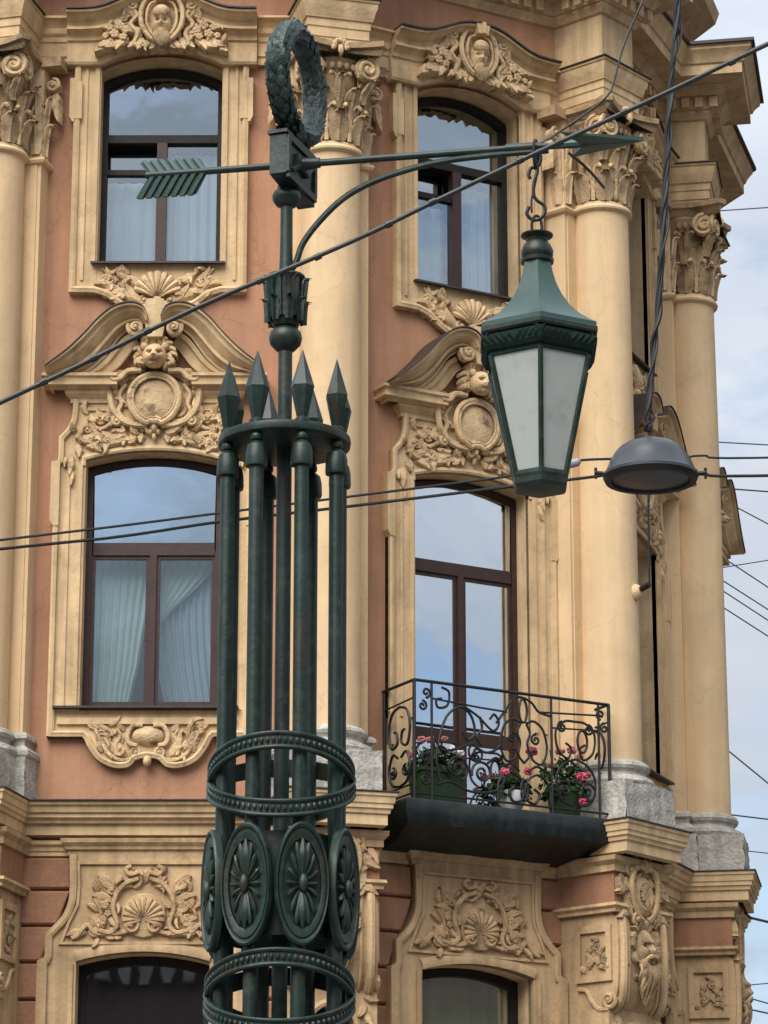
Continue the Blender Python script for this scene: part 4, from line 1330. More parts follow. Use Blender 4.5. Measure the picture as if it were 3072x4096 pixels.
# abacus with hollowed sides
ab = []
cs = [(-0.47, -AX + 0.36), (-0.47, -AX - 0.40), (0.47, -AX - 0.40), (0.47, -AX + 0.36)]
def abacus_ring(g, z):
    o = []
    segs = [((-0.46, 0.10), (-0.46, -AX - 0.41), 0.09), ((-0.41, -AX - 0.46), (0.41, -AX - 0.46), 0.13), ((0.46, -AX - 0.41), (0.46, 0.10), 0.09)]
    for (x0, y0), (x1, y1), bow in segs:
        for i in range(9):
            t = i / 8
            x, y = x0 + (x1 - x0) * t, y0 + (y1 - y0) * t
            nx, ny = (y1 - y0), -(x1 - x0)
            l = hypot(nx, ny)
            nx, ny = nx / l, ny / l
            d = g - bow * sin(pi * t)
            o.append((x + nx * d, y + ny * d, z))
    return o
rows = [abacus_ring(-0.06, 14.765), abacus_ring(-0.03, 14.80), abacus_ring(-0.02, 14.835), abacus_ring(0.02, 14.85), abacus_ring(0.025, 14.905), abacus_ring(-0.05, 14.91)]
abm = MB().grid(rows)
abm.f.append(tuple(range(27)))
sub(capo, abm, 'abacus', 'capital')
fm = MB()
for k in range(7):
    a = radians(-90 + 180 * k / 6) + pi / 2
    fm.ell((0.065 * cos(a), -AX - 0.36, 14.84 + 0.07 * sin(a)), (0.03, 0.04, 0.035), 7, 5)
fm.ell((0, -AX - 0.39, 14.80), (0.03, 0.04, 0.06))
fm.tube([(0, -AX - 0.36, 14.74), (0, -AX - 0.37, 14.86)], [0.02, 0.03], 6)
sub(capo, fm, 'fleuron')
# pilaster's own half capital either side
for s_ in (-1, 1):
    for (dx, z0, ht, wd) in ((0.40, 13.87, 0.30, 0.07), (0.385, 14.05, 0.42, 0.06)):
        q = MB()
        leaf3(q, radians(90 * s_), 0.03, z0, ht, wd, 0.03, 0.05, cx=s_ * 0.38, cy=-0.02)
        sub(capo, q, 'acanthus_leaf')
        q = MB()
        leaf3(q, 0.0, 0.03, z0, ht, wd, 0.03, 0.05, cx=s_ * 0.36, cy=-0.07)
        sub(capo, q, 'acanthus_leaf')
    sub(capo, MB().scroll(s_ * 0.50, 14.62, 0.075, 1.5, -s_, radians(90), 0.06, 0.018, 0.03), 'volute')
    sub(capo, MB().wbox(*sorted((s_ * 0.40, s_ * 0.60)), -0.1, 0.13, 14.80, 14.905), 'abacus', 'capital', flat=True)
    sub(capo, MB().leaf(s_ * 0.52, 14.56, radians(-90), 0.34, 0.05, 0.02, 0.05, 0.3 * s_, 3, 0.03), 'acanthus_leaf')

# entablature block over each column
eb = [(-0.30, 0.25), (-0.30, -0.535), (0.30, -0.535), (0.30, 0.25)]
ebc = [(-0.27, 0.25), (-0.27, -0.51), (0.27, -0.51), (0.27, 0.25)]
ARP = [(-0.30, 14.91), (0.0, 14.915), (0.0, 14.97), (0.02, 14.975), (0.02, 15.07), (0.04, 15.08), (0.045, 15.16), (0.075, 15.165), (0.085, 15.19), (0.095, 15.20), (0.115, 15.255), (0.15, 15.30), (0.155, 15.345), (0.18, 15.35), (0.18, 15.375), (0, 15.38)]
ARP = [(o * 0.55 if o > 0 else o, z) for o, z in ARP]
ar = plan_sweep(MB(), eb, ARP)
aro = cbuild(ar, 'architrave', 'cream', ang=25)
sub(aro, plan_sweep(MB(), eb, [(0, 15.392), (0.118, 15.388), (0.118, 15.377), (0, 15.377)]), 'metal_flashing', 'flash', flat=True)
fr = MB().box(-0.27, 0.27, -0.51, 0.25, 15.38, 16.0)
fro = cbuild(fr, 'frieze_block', 'cream', flat=True)
CORN = [(0.0, 15.93), (0.03, 15.94), (0.06, 15.985), (0.075, 16.0), (0.075, 16.03), (0.10, 16.035), (0.10, 16.20), (0.17, 16.21), (0.19, 16.25), (0.23, 16.30), (0.25, 16.32), (0.25, 16.34), (0.60, 16.36), (0.60, 16.52), (0.63, 16.53), (0.66, 16.60), (0.72, 16.68), (0.74, 16.70), (0.74, 16.76), (0.76, 16.77), (0.0, 16.80)]
CORN = [(o if o < 0.26 else o * 0.78, z if z < 16.03 else 16.03 + (z - 16.03) * 0.77) for o, z in CORN]
co = cbuild(plan_sweep(MB(), ebc, CORN), 'main_cornice', 'cream', ang=25)
sub(co, plan_sweep(MB(), ebc, [(0, 16.66), (0.62, 16.63), (0.62, 16.595), (0, 16.60)]), 'metal_flashing', 'flash', flat=True)
for k in range(6):
    x = -0.38 + k * 0.76 / 5
    sub(co, MB().box(x - 0.042, x + 0.042, -0.51 - 0.165, -0.58, 16.035, 16.155), 'dentil', 'cream', flat=True)
for s_ in (-1, 1):
    for k in range(3):
        y = -0.56 + 0.152 * (k + 0.6)
        sub(co, MB().box(*sorted((s_ * 0.34, s_ * (0.27 + 0.165))), y - 0.045, y + 0.045, 16.035, 16.155), 'dentil', 'cream', flat=True)

# pedestal cornice and lower pier
pp = [(-0.385, 0.35), (-0.385, -0.67), (0.385, -0.67), (0.385, 0.35)]
pco = cbuild(plan_sweep(MB(), pp, [(o * 0.5, z) for o, z in CP]), 'base_cornice', 'cream', ang=25)
sub(pco, plan_sweep(MB(), pp, [(o * 0.5, z) for o, z in FPf]), 'metal_flashing', 'flash', flat=True)
pier = MB().box(-0.42, 0.42, -0.55, 0.3, 6.55, 7.06)
pro = cbuild(pier, 'pier_block', 'rust', flat=True)
sub(pro, plan_sweep(MB(), [(-0.42, 0.3), (-0.42, -0.55), (0.42, -0.55), (0.42, 0.3)], [(0, 7.05), (0.075, 7.045), (0.07, 7.0), (0.03, 6.96), (0.03, 6.90), (0, 6.895)]), 'string_course', 'creamlow', ang=25)
sub(pro, plan_sweep(MB(), [(-0.42, 0.3), (-0.42, -0.55), (0.42, -0.55), (0.42, 0.3)], [(0, 6.60), (0.05, 6.595), (0.06, 6.565), (0.03, 6.54), (0.03, 6.51), (0, 6.505)]), 'string_course', 'creamlow', ang=25)
# console: S shaped side profile, with panelled cheeks
cpro = [(-0.50, 6.51), (-0.555, 6.45), (-0.57, 6.2), (-0.565, 5.95), (-0.555, 5.80), (-0.53, 5.68), (-0.46, 5.60), (-0.38, 5.585), (-0.30, 5.58), (-0.24, 5.56), (-0.20, 5.50), (-0.18, 5.2), (-0.16, 4.4), (-0.16, 3.0)]
def extr(mb, prof, x0, x1):
    pf = prof + [(0.3, prof[-1][1]), (0.3, prof[0][1])]
    n = len(pf)
    vs = [(x0, y, z) for y, z in pf] + [(x1, y, z) for y, z in pf]
    fs = [tuple(range(n)), tuple(range(2 * n - 1, n - 1, -1))] + [(i, n + i, n + (i + 1) % n, (i + 1) % n) for i in range(n)]
    return mb.add(vs, fs)
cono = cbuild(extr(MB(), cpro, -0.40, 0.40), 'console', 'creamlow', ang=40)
for s_ in (-1, 1):
    x = s_ * 0.40
    fr_ = MB()
    for (y0, y1, z0, z1) in ((-0.50, -0.08, 6.33, 6.40), (-0.50, -0.08, 5.86, 5.92), (-0.50, -0.44, 5.92, 6.33), (-0.14, -0.08, 5.92, 6.33)):
        fr_.box(*sorted((x, x + s_ * 0.03)), y0, y1, z0, z1)
    sub(cono, fr_, 'panel_frame', 'creamlow', flat=True)
    def cheek(q, name, mt='capital'):
        q.v = [(x + s_ * (-v[1]), v[0], v[2]) for v in q.v]
        sub(cono, q, name, mt)
    for k in range(16):
        yy, zz = rnd.uniform(-0.40, -0.18), rnd.uniform(5.95, 6.25)
        cheek(MB().leaf(yy, zz, radians(rnd.uniform(0, 360)), 0.11, 0.032, 0.0, 0.03, rnd.choice((-1.5, 1.5)), 3, 0.02, n=8), 'leaf')
    cheek(MB().scroll(-0.24, 6.05, 0.05, 1.4, 1, 1.0, 0.012, 0.014, 0.015), 'scroll')
    cheek(MB().scroll(-0.33, 6.20, 0.05, 1.4, -1, 2.0, 0.012, 0.014, 0.015), 'scroll')
    cheek(MB().scroll(-0.46, 5.68, 0.085, 1.5, 1, radians(180), 0.012, 0.022, 0.02), 'scroll', 'creamlow')
    cheek(MB().band(spline([(-0.46, 5.59), (-0.34, 5.60), (-0.26, 5.68), (-0.20, 5.78), (-0.10, 5.80)], 5), 0.022, 0.015), 'scroll', 'creamlow')
    # cheek scroll rib on the front
    rib = MB().tube([(s_ * 0.33, y - 0.012, z) for y, z in spline(cpro[:9], 3)], 0.045, 8)
    sub(cono, rib, 'front_rib', 'creamlow')
    rib = MB().tube([(s_ * 0.24, y - 0.006, z) for y, z in spline(cpro[:8], 3)], 0.02, 6)
    sub(cono, rib, 'front_rib', 'creamlow')
    v = MB().lathe([(0.10, -0.42), (0.10, 0.42)], 18)
fm = mask_mesh(MB(), 0, 6.19, 0.53, 0.150, 0.15, 0.21, [(a, b, c, d, e * 1.1) for a, b, c, d, e in MAN], 34, 34)
mk = cbuild(fm, 'bearded_mask', 'capital')
for k in range(13):
    a = radians(-165 + 150 * k / 12)
    ln_ = 0.24 * (0.6 + 0.5 * sin(pi * k / 12))
    x0, z0 = 0.10 * cos(a), 6.08 + 0.06 * sin(a)
    pts = spline([(x0, -0.66, z0), (x0 * 1.35 + 0.015 * sin(k * 2.3), -0.68, z0 - ln_ * 0.4), (x0 * 1.1 - 0.02 * sin(k * 1.7), -0.65, z0 - ln_ * 0.8), (x0 * 0.7, -0.60, z0 - ln_ * 1.15)], 4)
    sub(mk, MB().tube(pts, [0.030 * (1 - 0.75 * i / (len(pts) - 1)) for i in range(len(pts))], 6), 'beard_lock', 'capital')
for k in range(14):
    a = radians(-160 + 140 * k / 13)
    x0, z0 = 0.12 * cos(a), 6.05 + 0.05 * sin(a)
    ln_ = 0.30 * (0.55 + 0.5 * sin(pi * k / 13))
    pts = spline([(x0, -0.63, z0), (x0 * 1.2 - 0.02 * sin(k * 2.9), -0.66, z0 - ln_ * 0.35), (x0 * 1.25 + 0.025 * sin(k * 1.3), -0.63, z0 - ln_ * 0.75), (x0 * 0.8, -0.585, z0 - ln_ * 1.1)], 4)
    sub(mk, MB().tube(pts, [0.026 * (1 - 0.75 * i / (len(pts) - 1)) for i in range(len(pts))], 6), 'beard_lock', 'ornlow')
for s_ in (-1, 1):
    sub(mk, MB().tube(spline([(0.0, -0.70, 6.115), (s_ * 0.06, -0.695, 6.10), (s_ * 0.12, -0.65, 6.05), (s_ * 0.15, -0.62, 6.07)], 4), [0.018, 0.022, 0.024, 0.024, 0.022, 0.020, 0.018, 0.016, 0.014, 0.012, 0.010, 0.008, 0.006], 6), 'moustache', 'ornlow')
for k in range(19):
    a = radians(-25 + 230 * k / 18)
    sub(mk, MB().leaf(0.125 * cos(a), 6.22 + 0.14 * sin(a), a + rnd.uniform(-.4, .4), 0.13, 0.045, 0.56, 0.06, rnd.choice((-1.2, 1.2)), 2, 0.04, n=8), 'hair_lock', 'capital')
cc = cbuild(MB().lathe_w([(0.20, 0.52), (0.19, 0.60), (0.13, 0.63), (0.09, 0.61), (0.02, 0.63)], 0, 6.70, 22, 0.85, 1.0), 'crest_cartouche', 'ornlow')
for s_ in (-1, 1):
    sub(cc, MB().band(spline([(s_ * 0.03, 6.98), (s_ * 0.15, 6.95), (s_ * 0.21, 6.83), (s_ * 0.20, 6.68), (s_ * 0.13, 6.52), (s_ * 0.04, 6.46)], 6), 0.03, 0.61), 'scroll', 'ornlow')
    sub(cc, MB().scroll(s_ * 0.20, 6.93, 0.07, 1.4, -s_, radians(90), 0.58, 0.022, 0.03), 'scroll', 'ornlow')
    sub(cc, MB().scroll(s_ * 0.14, 6.47, 0.06, 1.4, s_, radians(-90), 0.60, 0.022, 0.03), 'scroll', 'ornlow')
    for (u, z, a, ln, wd, cu) in ((0.22, 6.86, -60, 0.26, 0.06, 0.8), (0.24, 6.72, -80, 0.26, 0.06, -0.8), (0.20, 6.58, -50, 0.2, 0.055, 0.8), (0.30, 6.88, -40, 0.18, 0.05, -0.8), (0.06, 6.96, 50, 0.16, 0.05, 0.8), (0.27, 6.60, -70, 0.2, 0.05, 0.8), (0.06, 6.52, -60, 0.14, 0.045, 0.6)):
        aa = radians(a) if s_ > 0 else pi - radians(a)
        sub(cc, MB().leaf(s_ * u, z, aa, ln, wd, 0.555, 0.05, cu * s_, 3, 0.04, n=10), 'leaf', 'ornlow')
sub(cc, MB().shell(0, 6.92, 0.13, radians(30), radians(150), 7, 0.60, 0.04), 'shell', 'ornlow')
for k in range(7):
    sub(cc, MB().flower(rnd.uniform(-0.06, 0.06), 6.62 + 0.028 * k, 0.032, 0.62), 'flower', 'ornlow')
filler(cc, (0.12, 0.26, 6.46, 6.92), 14, 0.555, 33, None, 'ornlow')
filler(mk, (0.10, 0.24, 5.90, 6.36), 8, 0.54, 34, None, 'capital')
# pendant festoon and arched niche under the console
nic = MB()
narc = [(u, z) for u, z in arch_pts(0.20, 5.30, 5.45, 10)]
fpr = [(-0.42, 3.0), (-0.20, 3.0), (-0.20, 5.30)] + narc + [(0.20, 3.0), (0.42, 3.0), (0.42, 5.60), (-0.42, 5.60)]
nic.prism(fpr, 0.15, 0.46)
ring = [(-0.20, 3.0)] + narc + [(0.20, 3.0)]
nic.grid([[(u, -0.46, z), (u, -0.17, z)] for u, z in ring])
nio = cbuild(nic, 'niche', 'creamlow', ang=25)
sub(nio, frame_sweep(MB(), [(-0.20, 4.9)] + narc + [(0.20, 4.9)], [(0.0, 0.46), (0.0, 0.49), (0.03, 0.50), (0.06, 0.48), (0.065, 0.46)]), 'arch_moulding', 'creamlow')
sub(nio, MB().prism([(-0.2, 3.0), (0.2, 3.0)] + narc[::-1], 0.17, 0.2), 'niche_pane', 'black', flat=True)
for s_ in (-1, 1):
    for k in range(6):
        sub(nio, MB().leaf(s_ * 0.32 + rnd.uniform(-.03, .03), 5.56 - 0.085 * k, radians(-90 + rnd.uniform(-50, 50)), 0.15, 0.045, 0.45, 0.05, rnd.choice((-1, 1)), 3, 0.04, n=8), 'leaf', 'ornlow')

for i in (0, 2, 3):
    for o in CPROTO:
        copy_tree(o, house, (V[i][0] - BX, V[i][1] - BY, 0), NA[i])

# --- main cornice between the columns, attic -----------------------------
plan = [V0] + V[:5] + [VE]
pl2 = [(x - BX, y - BY) for x, y in plan]
mc = plan_sweep(MB(), pl2, [(o * 0.98, z) for o, z in CORN]).build('main_cornice', 'cream', house, ang=25)
plan_sweep(MB(), pl2, [(0, 16.665), (0.61, 16.63), (0.61, 16.595), (0, 16.60)]).build('metal_flashing', 'flash', mc, flat=True)
for a, b in zip(pl2[1:5], pl2[2:6]):
    ln = hypot(b[0] - a[0], b[1] - a[1])
    th = atan2(b[1] - a[1], b[0] - a[0])
    dm = MB().box(-0.045, 0.045, -0.155, -0.08, 16.035, 16.155)
    proto = None
    k = 0
    d = 0.6
    while d < ln - 0.55:
        loc = (a[0] + cos(th) * d, a[1] + sin(th) * d, 0)
        if proto is None:
            proto = dm.build('dentil', 'cream', mc, loc, th, flat=True)
        else:
            copy_tree(proto, mc, loc, th)
        d += 0.155
att = MB()
for a, b in zip(plan[:-1], plan[1:]):
    att.add([(p[0] - BX - 0.1, p[1] - BY + 0.15, z) for p, z in ((a, 16.4), (b, 16.4), (b, 18.6), (a, 18.6))], [(0, 1, 2, 3)])
att.build('attic_wall', 'terra', house, flat=True)
plan_sweep(MB(), [(x - 0.1, y + 0.15) for x, y in pl2], [(0, 18.4), (0.3, 18.6), (0.35, 18.75), (0, 18.8)]).build('attic_cornice', 'cream', house, ang=25)
rf = MB()
rc = (0.5 - 4, 38)
for a, b in zip(plan[:-1], plan[1:]):
    rf.add([(a[0] - BX, a[1] - BY, 18.78), (b[0] - BX, b[1] - BY, 18.78), (rc[0] - BX, rc[1] - BY, 20.5)], [(0, 1, 2)])
rf.build('roof', 'flash', house, flat=True)

# --- balcony -------------------------------------------------------------
th1, m1, ln1 = wall_frame(1)
m1 = (m1[0] - 0.17 * cos(th1), m1[1] - 0.17 * sin(th1))     # the balcony sits right of the bay's middle
BL = (m1[0] - BX, m1[1] - BY, 0)
U0, U1, BD = -0.68, 1.50, 0.60
sl = MB()
zt_, zf_, zw_ = 7.40, 7.17, 6.98
def ring_pts(e, z_f, z_w, dw):
    return [(U0 - e, 0.0, z_w), (U0 - e, -dw, z_f), (U1 + e, -dw, z_f), (U1 + e, 0.0, z_w)]
rows = []
nseg = 30
def outline_pts(e, d):
    o = []
    for i in range(7):
        o.append((U0 - e, -d * i / 6, i / 6))
    for i in range(1, nseg):
        o.append((U0 - e + (U1 + 0.10 - U0 + 2 * e) * i / nseg, -d, 1.0))
    for i in range(6, -1, -1):
        o.append((U1 + e + 0.10, -d * i / 6, i / 6))
    return o
O1 = outline_pts(0.10, BD + 0.05)
O2 = outline_pts(0.13, BD + 0.07)
O3 = outline_pts(0.05, BD - 0.12)
sl.grid([[(x, y, zt_) for x, y, k in O1], [(x, y, zt_ - 0.03) for x, y, k in O2], [(x, y + 0.004 * sin(x * 17), 7.26) for x, y, k in O2],
         [(x * 1.0, y + 0.008 * sin(x * 11 + 1), 7.17 + 0.006 * sin(x * 9) + 0.004 * sin(x * 23)) for x, y, k in O1], [(x, y * 0.75, 7.06 + 0.012 * sin(x * 13)) for x, y, k in O3], [(x, y * 0.2, 6.99) for x, y, k in O3]])
sl.f.append(tuple(range(len(O1))))
balc = sl.build('balcony', 'slab', house, BL, th1, ang=40)
IR = 0.013
def bar(pts, r=IR, name='scroll', n=6):
    sub(balc, MB().tube(pts, r, n), name, 'iron')
def fpt(s, h, d=None):                   # point on the front railing
    return (U0 + s, -BD, 7.40 + h)
def spt(s, h):                           # point on the left side railing, s from the wall
    return (U0, -s, 7.40 + h)
def rpt(s, h):
    return (U1, -s, 7.40 + h)
HT = 1.14
LF = U1 - U0
bar([spt(0.0, HT), spt(BD, HT), fpt(LF, HT), rpt(0.0, HT)], 0.016, 'handrail', 8)
bar([spt(0.0, 0.06), spt(BD, 0.06), fpt(LF, 0.06), rpt(0, 0.06)], 0.011, 'bottom_rail')
for p in (spt(0.03, 0), spt(BD, 0), rpt(BD, 0), rpt(0.03, 0)):
    bar([p, (p[0], p[1], p[2] + HT)], 0.017, 'post')
for s in (0.19, 1.52, LF - 0.12):
    bar([fpt(s, 0.0), fpt(s, HT)], 0.0125, 'baluster')
def spir(P, s, h, r, turns, sg, a0, n=24):
    return [P(s + r * (1 - 0.85 * t) * cos(a0 + sg * 2 * pi * turns * t), h + r * (1 - 0.85 * t) * sin(a0 + sg * 2 * pi * turns * t)) for t in [i / n for i in range(n + 1)]]
def cur(P, pts, per=7):
    return [P(a, b) for a, b in spline(pts, per)]
def ring_(P, s, h, a, b, n=20):
    return [P(s + a * cos(2 * pi * i / n), h + b * sin(2 * pi * i / n)) for i in range(n + 1)]
# upper frieze line and its curls
bar([fpt(0.19, 0.98), fpt(0.72, 0.95), fpt(1.02, 0.94)], 0.010, 'rail')
bar([fpt(1.40, 0.98), fpt(LF - 0.12, 1.02)], 0.010, 'rail')
bar(cur(fpt, [(0.90, 0.82), (1.0, 0.95), (1.10, 1.08), (1.20, 1.10), (1.30, 1.06), (1.38, 0.98), (1.52, 0.95)]))
bar(ring_(fpt, 1.20, 0.97, 0.045, 0.115))
for sc, sg in ((0.095, 1), (LF - 0.06, -1)):
    bar(spir(fpt, sc + 0.035 * sg, 1.03, 0.05, 1.3, sg, radians(-90)))
    bar(spir(fpt, sc - 0.005 * sg, 0.90, 0.05, 1.3, -sg, radians(90)))
bar(cur(fpt, [(0.30, 1.10), (0.38, 1.06), (0.36, 0.93), (0.26, 0.90), (0.24, 0.97), (0.30, 0.99)]))
# left field: long S curves
bar(cur(fpt, [(0.28, 0.20), (0.24, 0.45), (0.34, 0.80), (0.50, 0.93), (0.62, 0.86), (0.66, 0.70), (0.58, 0.62), (0.52, 0.70)]))
bar(cur(fpt, [(0.55, 0.94), (0.70, 0.86), (0.86, 0.74), (0.93, 0.82), (0.88, 0.90), (0.83, 0.85)]))
bar(cur(fpt, [(0.22, 0.60), (0.30, 0.50), (0.46, 0.52), (0.62, 0.58), (0.78, 0.52), (0.92, 0.58), (0.98, 0.70)]))
bar(cur(fpt, [(0.24, 0.16), (0.40, 0.20), (0.60, 0.13), (0.86, 0.15), (0.98, 0.26), (1.0, 0.40), (0.90, 0.48), (0.80, 0.42)]))
bar(spir(fpt, 0.46, 0.34, 0.13, 1.7, 1, radians(-60)))
bar(spir(fpt, 0.74, 0.32, 0.12, 1.7, -1, radians(200)))
bar(spir(fpt, 0.68, 0.50, 0.10, 1.5, 1, radians(100)))
bar(spir(fpt, 0.12, 0.20, 0.065, 1.5, -1, radians(90)))
bar(spir(fpt, 0.12, 0.40, 0.06, 1.5, 1, radians(-90)))
bar(cur(fpt, [(0.72, 0.86), (0.74, 0.75), (0.68, 0.66), (0.74, 0.58)]))
# centre lyre
for sg in (-1, 1):
    c = 1.205
    bar(cur(fpt, [(c + sg * 0.03, 0.85), (c + sg * 0.12, 0.88), (c + sg * 0.22, 0.80), (c + sg * 0.26, 0.62), (c + sg * 0.20, 0.47), (c + sg * 0.10, 0.50), (c + sg * 0.09, 0.58), (c + sg * 0.14, 0.59)]))
    bar(cur(fpt, [(c + sg * 0.03, 0.85), (c + sg * 0.07, 0.76), (c + sg * 0.04, 0.66), (c + sg * 0.06, 0.54), (c + sg * 0.0, 0.46)]))
    bar(spir(fpt, c + sg * 0.135, 0.70, 0.055, 1.4, sg, radians(90)))
    bar(cur(fpt, [(c + sg * 0.30, 0.08), (c + sg * 0.28, 0.26), (c + sg * 0.16, 0.36), (c + sg * 0.03, 0.28), (c + sg * 0.02, 0.12), (c + sg * 0.12, 0.08), (c + sg * 0.17, 0.17), (c + sg * 0.11, 0.22)]))
    bar(cur(fpt, [(c + sg * 0.26, 0.40), (c + sg * 0.14, 0.44), (c + sg * 0.05, 0.38)]))
bar(ring_(fpt, 1.205, 0.20, 0.04, 0.10))
# right field
c = 1.79
for sg in (-1, 1):
    bar(cur(fpt, [(c, 0.93), (c + sg * 0.12, 0.92), (c + sg * 0.22, 0.82), (c + sg * 0.20, 0.64), (c + sg * 0.09, 0.56), (c + sg * 0.05, 0.66), (c + sg * 0.11, 0.71)]))
    bar(spir(fpt, c + sg * 0.15, 0.86, 0.055, 1.4, -sg, radians(90)))
    bar(spir(fpt, c + sg * 0.13, 0.26, 0.10, 1.6, sg, radians(-90)))
    bar(cur(fpt, [(c, 0.56), (c + sg * 0.14, 0.50), (c + sg * 0.22, 0.36), (c + sg * 0.18, 0.16), (c + sg * 0.04, 0.10)]))
bar(ring_(fpt, c + 0.08, 0.74, 0.055, 0.11))
bar([fpt(1.52, 0.84), fpt(LF - 0.12, 0.87)], 0.009, 'rail')
for P in (spt, rpt):
    c = 0.32
    bar([P(0.03, 0.95), P(BD, 0.97)], 0.010, 'rail')
    bar([P(0.03, 0.14), P(BD, 0.15)], 0.010, 'rail')
    for sg in (-1, 1):
        bar(cur(P, [(c, 0.93), (c + sg * 0.14, 0.88), (c + sg * 0.20, 0.72), (c + sg * 0.15, 0.55), (c + sg * 0.04, 0.58), (c + sg * 0.05, 0.68), (c + sg * 0.10, 0.70)]))
        bar(cur(P, [(c, 0.16), (c + sg * 0.14, 0.20), (c + sg * 0.20, 0.34), (c + sg * 0.13, 0.48), (c + sg * 0.03, 0.44)]))
        bar(spir(P, c + sg * 0.12, 0.30, 0.06, 1.4, sg, radians(90)))

# --- potted geraniums on the balcony (things of their own) ----------------
def bpoint(u, d, z):
    return (m1[0] + cos(th1) * u + sin(th1) * d, m1[1] + sin(th1) * u - cos(th1) * d, z)
def potted(u, d, pot, size, bush, ncol, label, seed):
    r = random.Random(seed)
    root = empty('potted_geranium', bpoint(u, d, 7.405), th1)
    tag(root, label, 'flower pot', 'flower pots on the balcony')
    w_, h_ = size
    if pot == 'box':
        b = MB()
        b.add([(-w_ * .85, -.11, 0), (w_ * .85, -.11, 0), (w_ * .85, .11, 0), (-w_ * .85, .11, 0), (-w_, -.14, h_), (w_, -.14, h_), (w_, .14, h_), (-w_, .14, h_)], [(0, 3, 2, 1), (4, 5, 6, 7), (0, 1, 5, 4), (1, 2, 6, 5), (2, 3, 7, 6), (3, 0, 4, 7)])
        b.wbox(-w_ - 0.012, w_ + 0.012, -0.15, 0.15, h_ - 0.035, h_)
        b.build('pot', 'pot', root, flat=True)
    elif pot == 'round':
        MB().lathe([(w_ * .72, 0), (w_ * .95, h_ * .85), (w_ * 1.05, h_ * .86), (w_ * 1.05, h_), (w_ * .9, h_)], 22).build('pot', 'pot', root)
    else:
        MB().lathe([(w_ * .5, 0), (w_ * .9, h_ * .5), (w_, h_), (w_ * .9, h_)], 22).build('pot', 'whitepot', root)
    bw, bd, bh = bush
    st = MB()
    for k in range(14):
        x, y = r.uniform(-bw, bw) * 0.9, r.uniform(-bd, bd) * 0.8
        st.tube([(x * 0.4, y * 0.4, h_ - 0.02), (x * 0.8, y * 0.8, h_ + bh * 0.5), (x, y, h_ + bh * r.uniform(0.7, 1.1))], [0.006, 0.005, 0.004], 5)
    tag(st.build('stems', 'leaf', root), kind='stuff')
    lf = MB()
    for k in range(260):
        while True:
            x, y, z = r.uniform(-1, 1), r.uniform(-1, 1), r.uniform(-0.3, 1)
            if x * x + y * y + z * z < 1:
                break
        c = Vector((x * bw, y * bd, h_ + z * bh))
        nrm = Vector((x + r.uniform(-.7, .7), y + r.uniform(-.7, .7), 0.7 + r.uniform(-.4, .6))).normalized()
        t1 = nrm.orthogonal().normalized()
        t2 = nrm.cross(t1)
        rr = r.uniform(0.018, 0.036)
        lf.add([c + (t1 * cos(2 * pi * q / 7) + t2 * sin(2 * pi * q / 7)) * rr * (0.8 if q == 0 else 1) + nrm * 0.008 * (q % 2) for q in range(7)] + [c - nrm * 0.012], [(q, (q + 1) % 7, 7) for q in range(7)])
    tag(lf.build('foliage', 'leaf', root, flat=True), kind='stuff')
    for x, y, z, rr, cm in ncol:
        fl_ = MB()
        for k in range(26):
            a, b2 = r.uniform(0, 2 * pi), r.uniform(-1, 1)
            q = sqrt(max(0, 1 - b2 * b2))
            fl_.ell((x + rr * q * cos(a) * .75, y + rr * q * sin(a) * .75, h_ + z + rr * b2 * .6), (rr * .34, rr * .34, rr * .26), 5, 4)
        fl_.build('flower_head', cm, root)
potted(-0.30, 0.36, 'box', (0.24, 0.34), (0.30, 0.16, 0.24), [(-0.22, -.10, .26, .045, 'redf'), (0.12, -.10, .20, .05, 'whitef'), (0.22, -.06, .18, .048, 'whitef'), (-0.05, .02, .30, .05, 'redf'), (-0.27, .0, .12, .04, 'pink'), (0.02, -.12, .29, .035, 'redf')],
       'tall green box of leafy geraniums with white blossoms at the left end of the balcony', 3)
potted(0.47, 0.46, 'bowl', (0.15, 0.19), (0.22, 0.13, 0.18), [(-0.15, -.12, .16, .05, 'pink'), (0.12, -.12, .20, .05, 'pink'), (0.22, -.02, .42, .06, 'pink'), (-0.02, 0.0, .26, .04, 'redf')],
       'low white bowl of pink geraniums in the middle of the balcony', 5)
potted(1.10, 0.38, 'round', (0.17, 0.30), (0.27, 0.18, 0.33), [(-0.10, -.12, .34, .05, 'redf'), (0.02, -.14, .36, .05, 'redf'), (0.10, -.18, .10, .055, 'pink'), (0.22, -.10, .14, .045, 'redf'), (0.12, -.17, -.14, .045, 'pink'), (-0.2, -.1, .2, .04, 'redf'), (0.2, 0, .34, .04, 'redf')],
       'round green pot of bushy red geraniums at the right end of the balcony', 8)

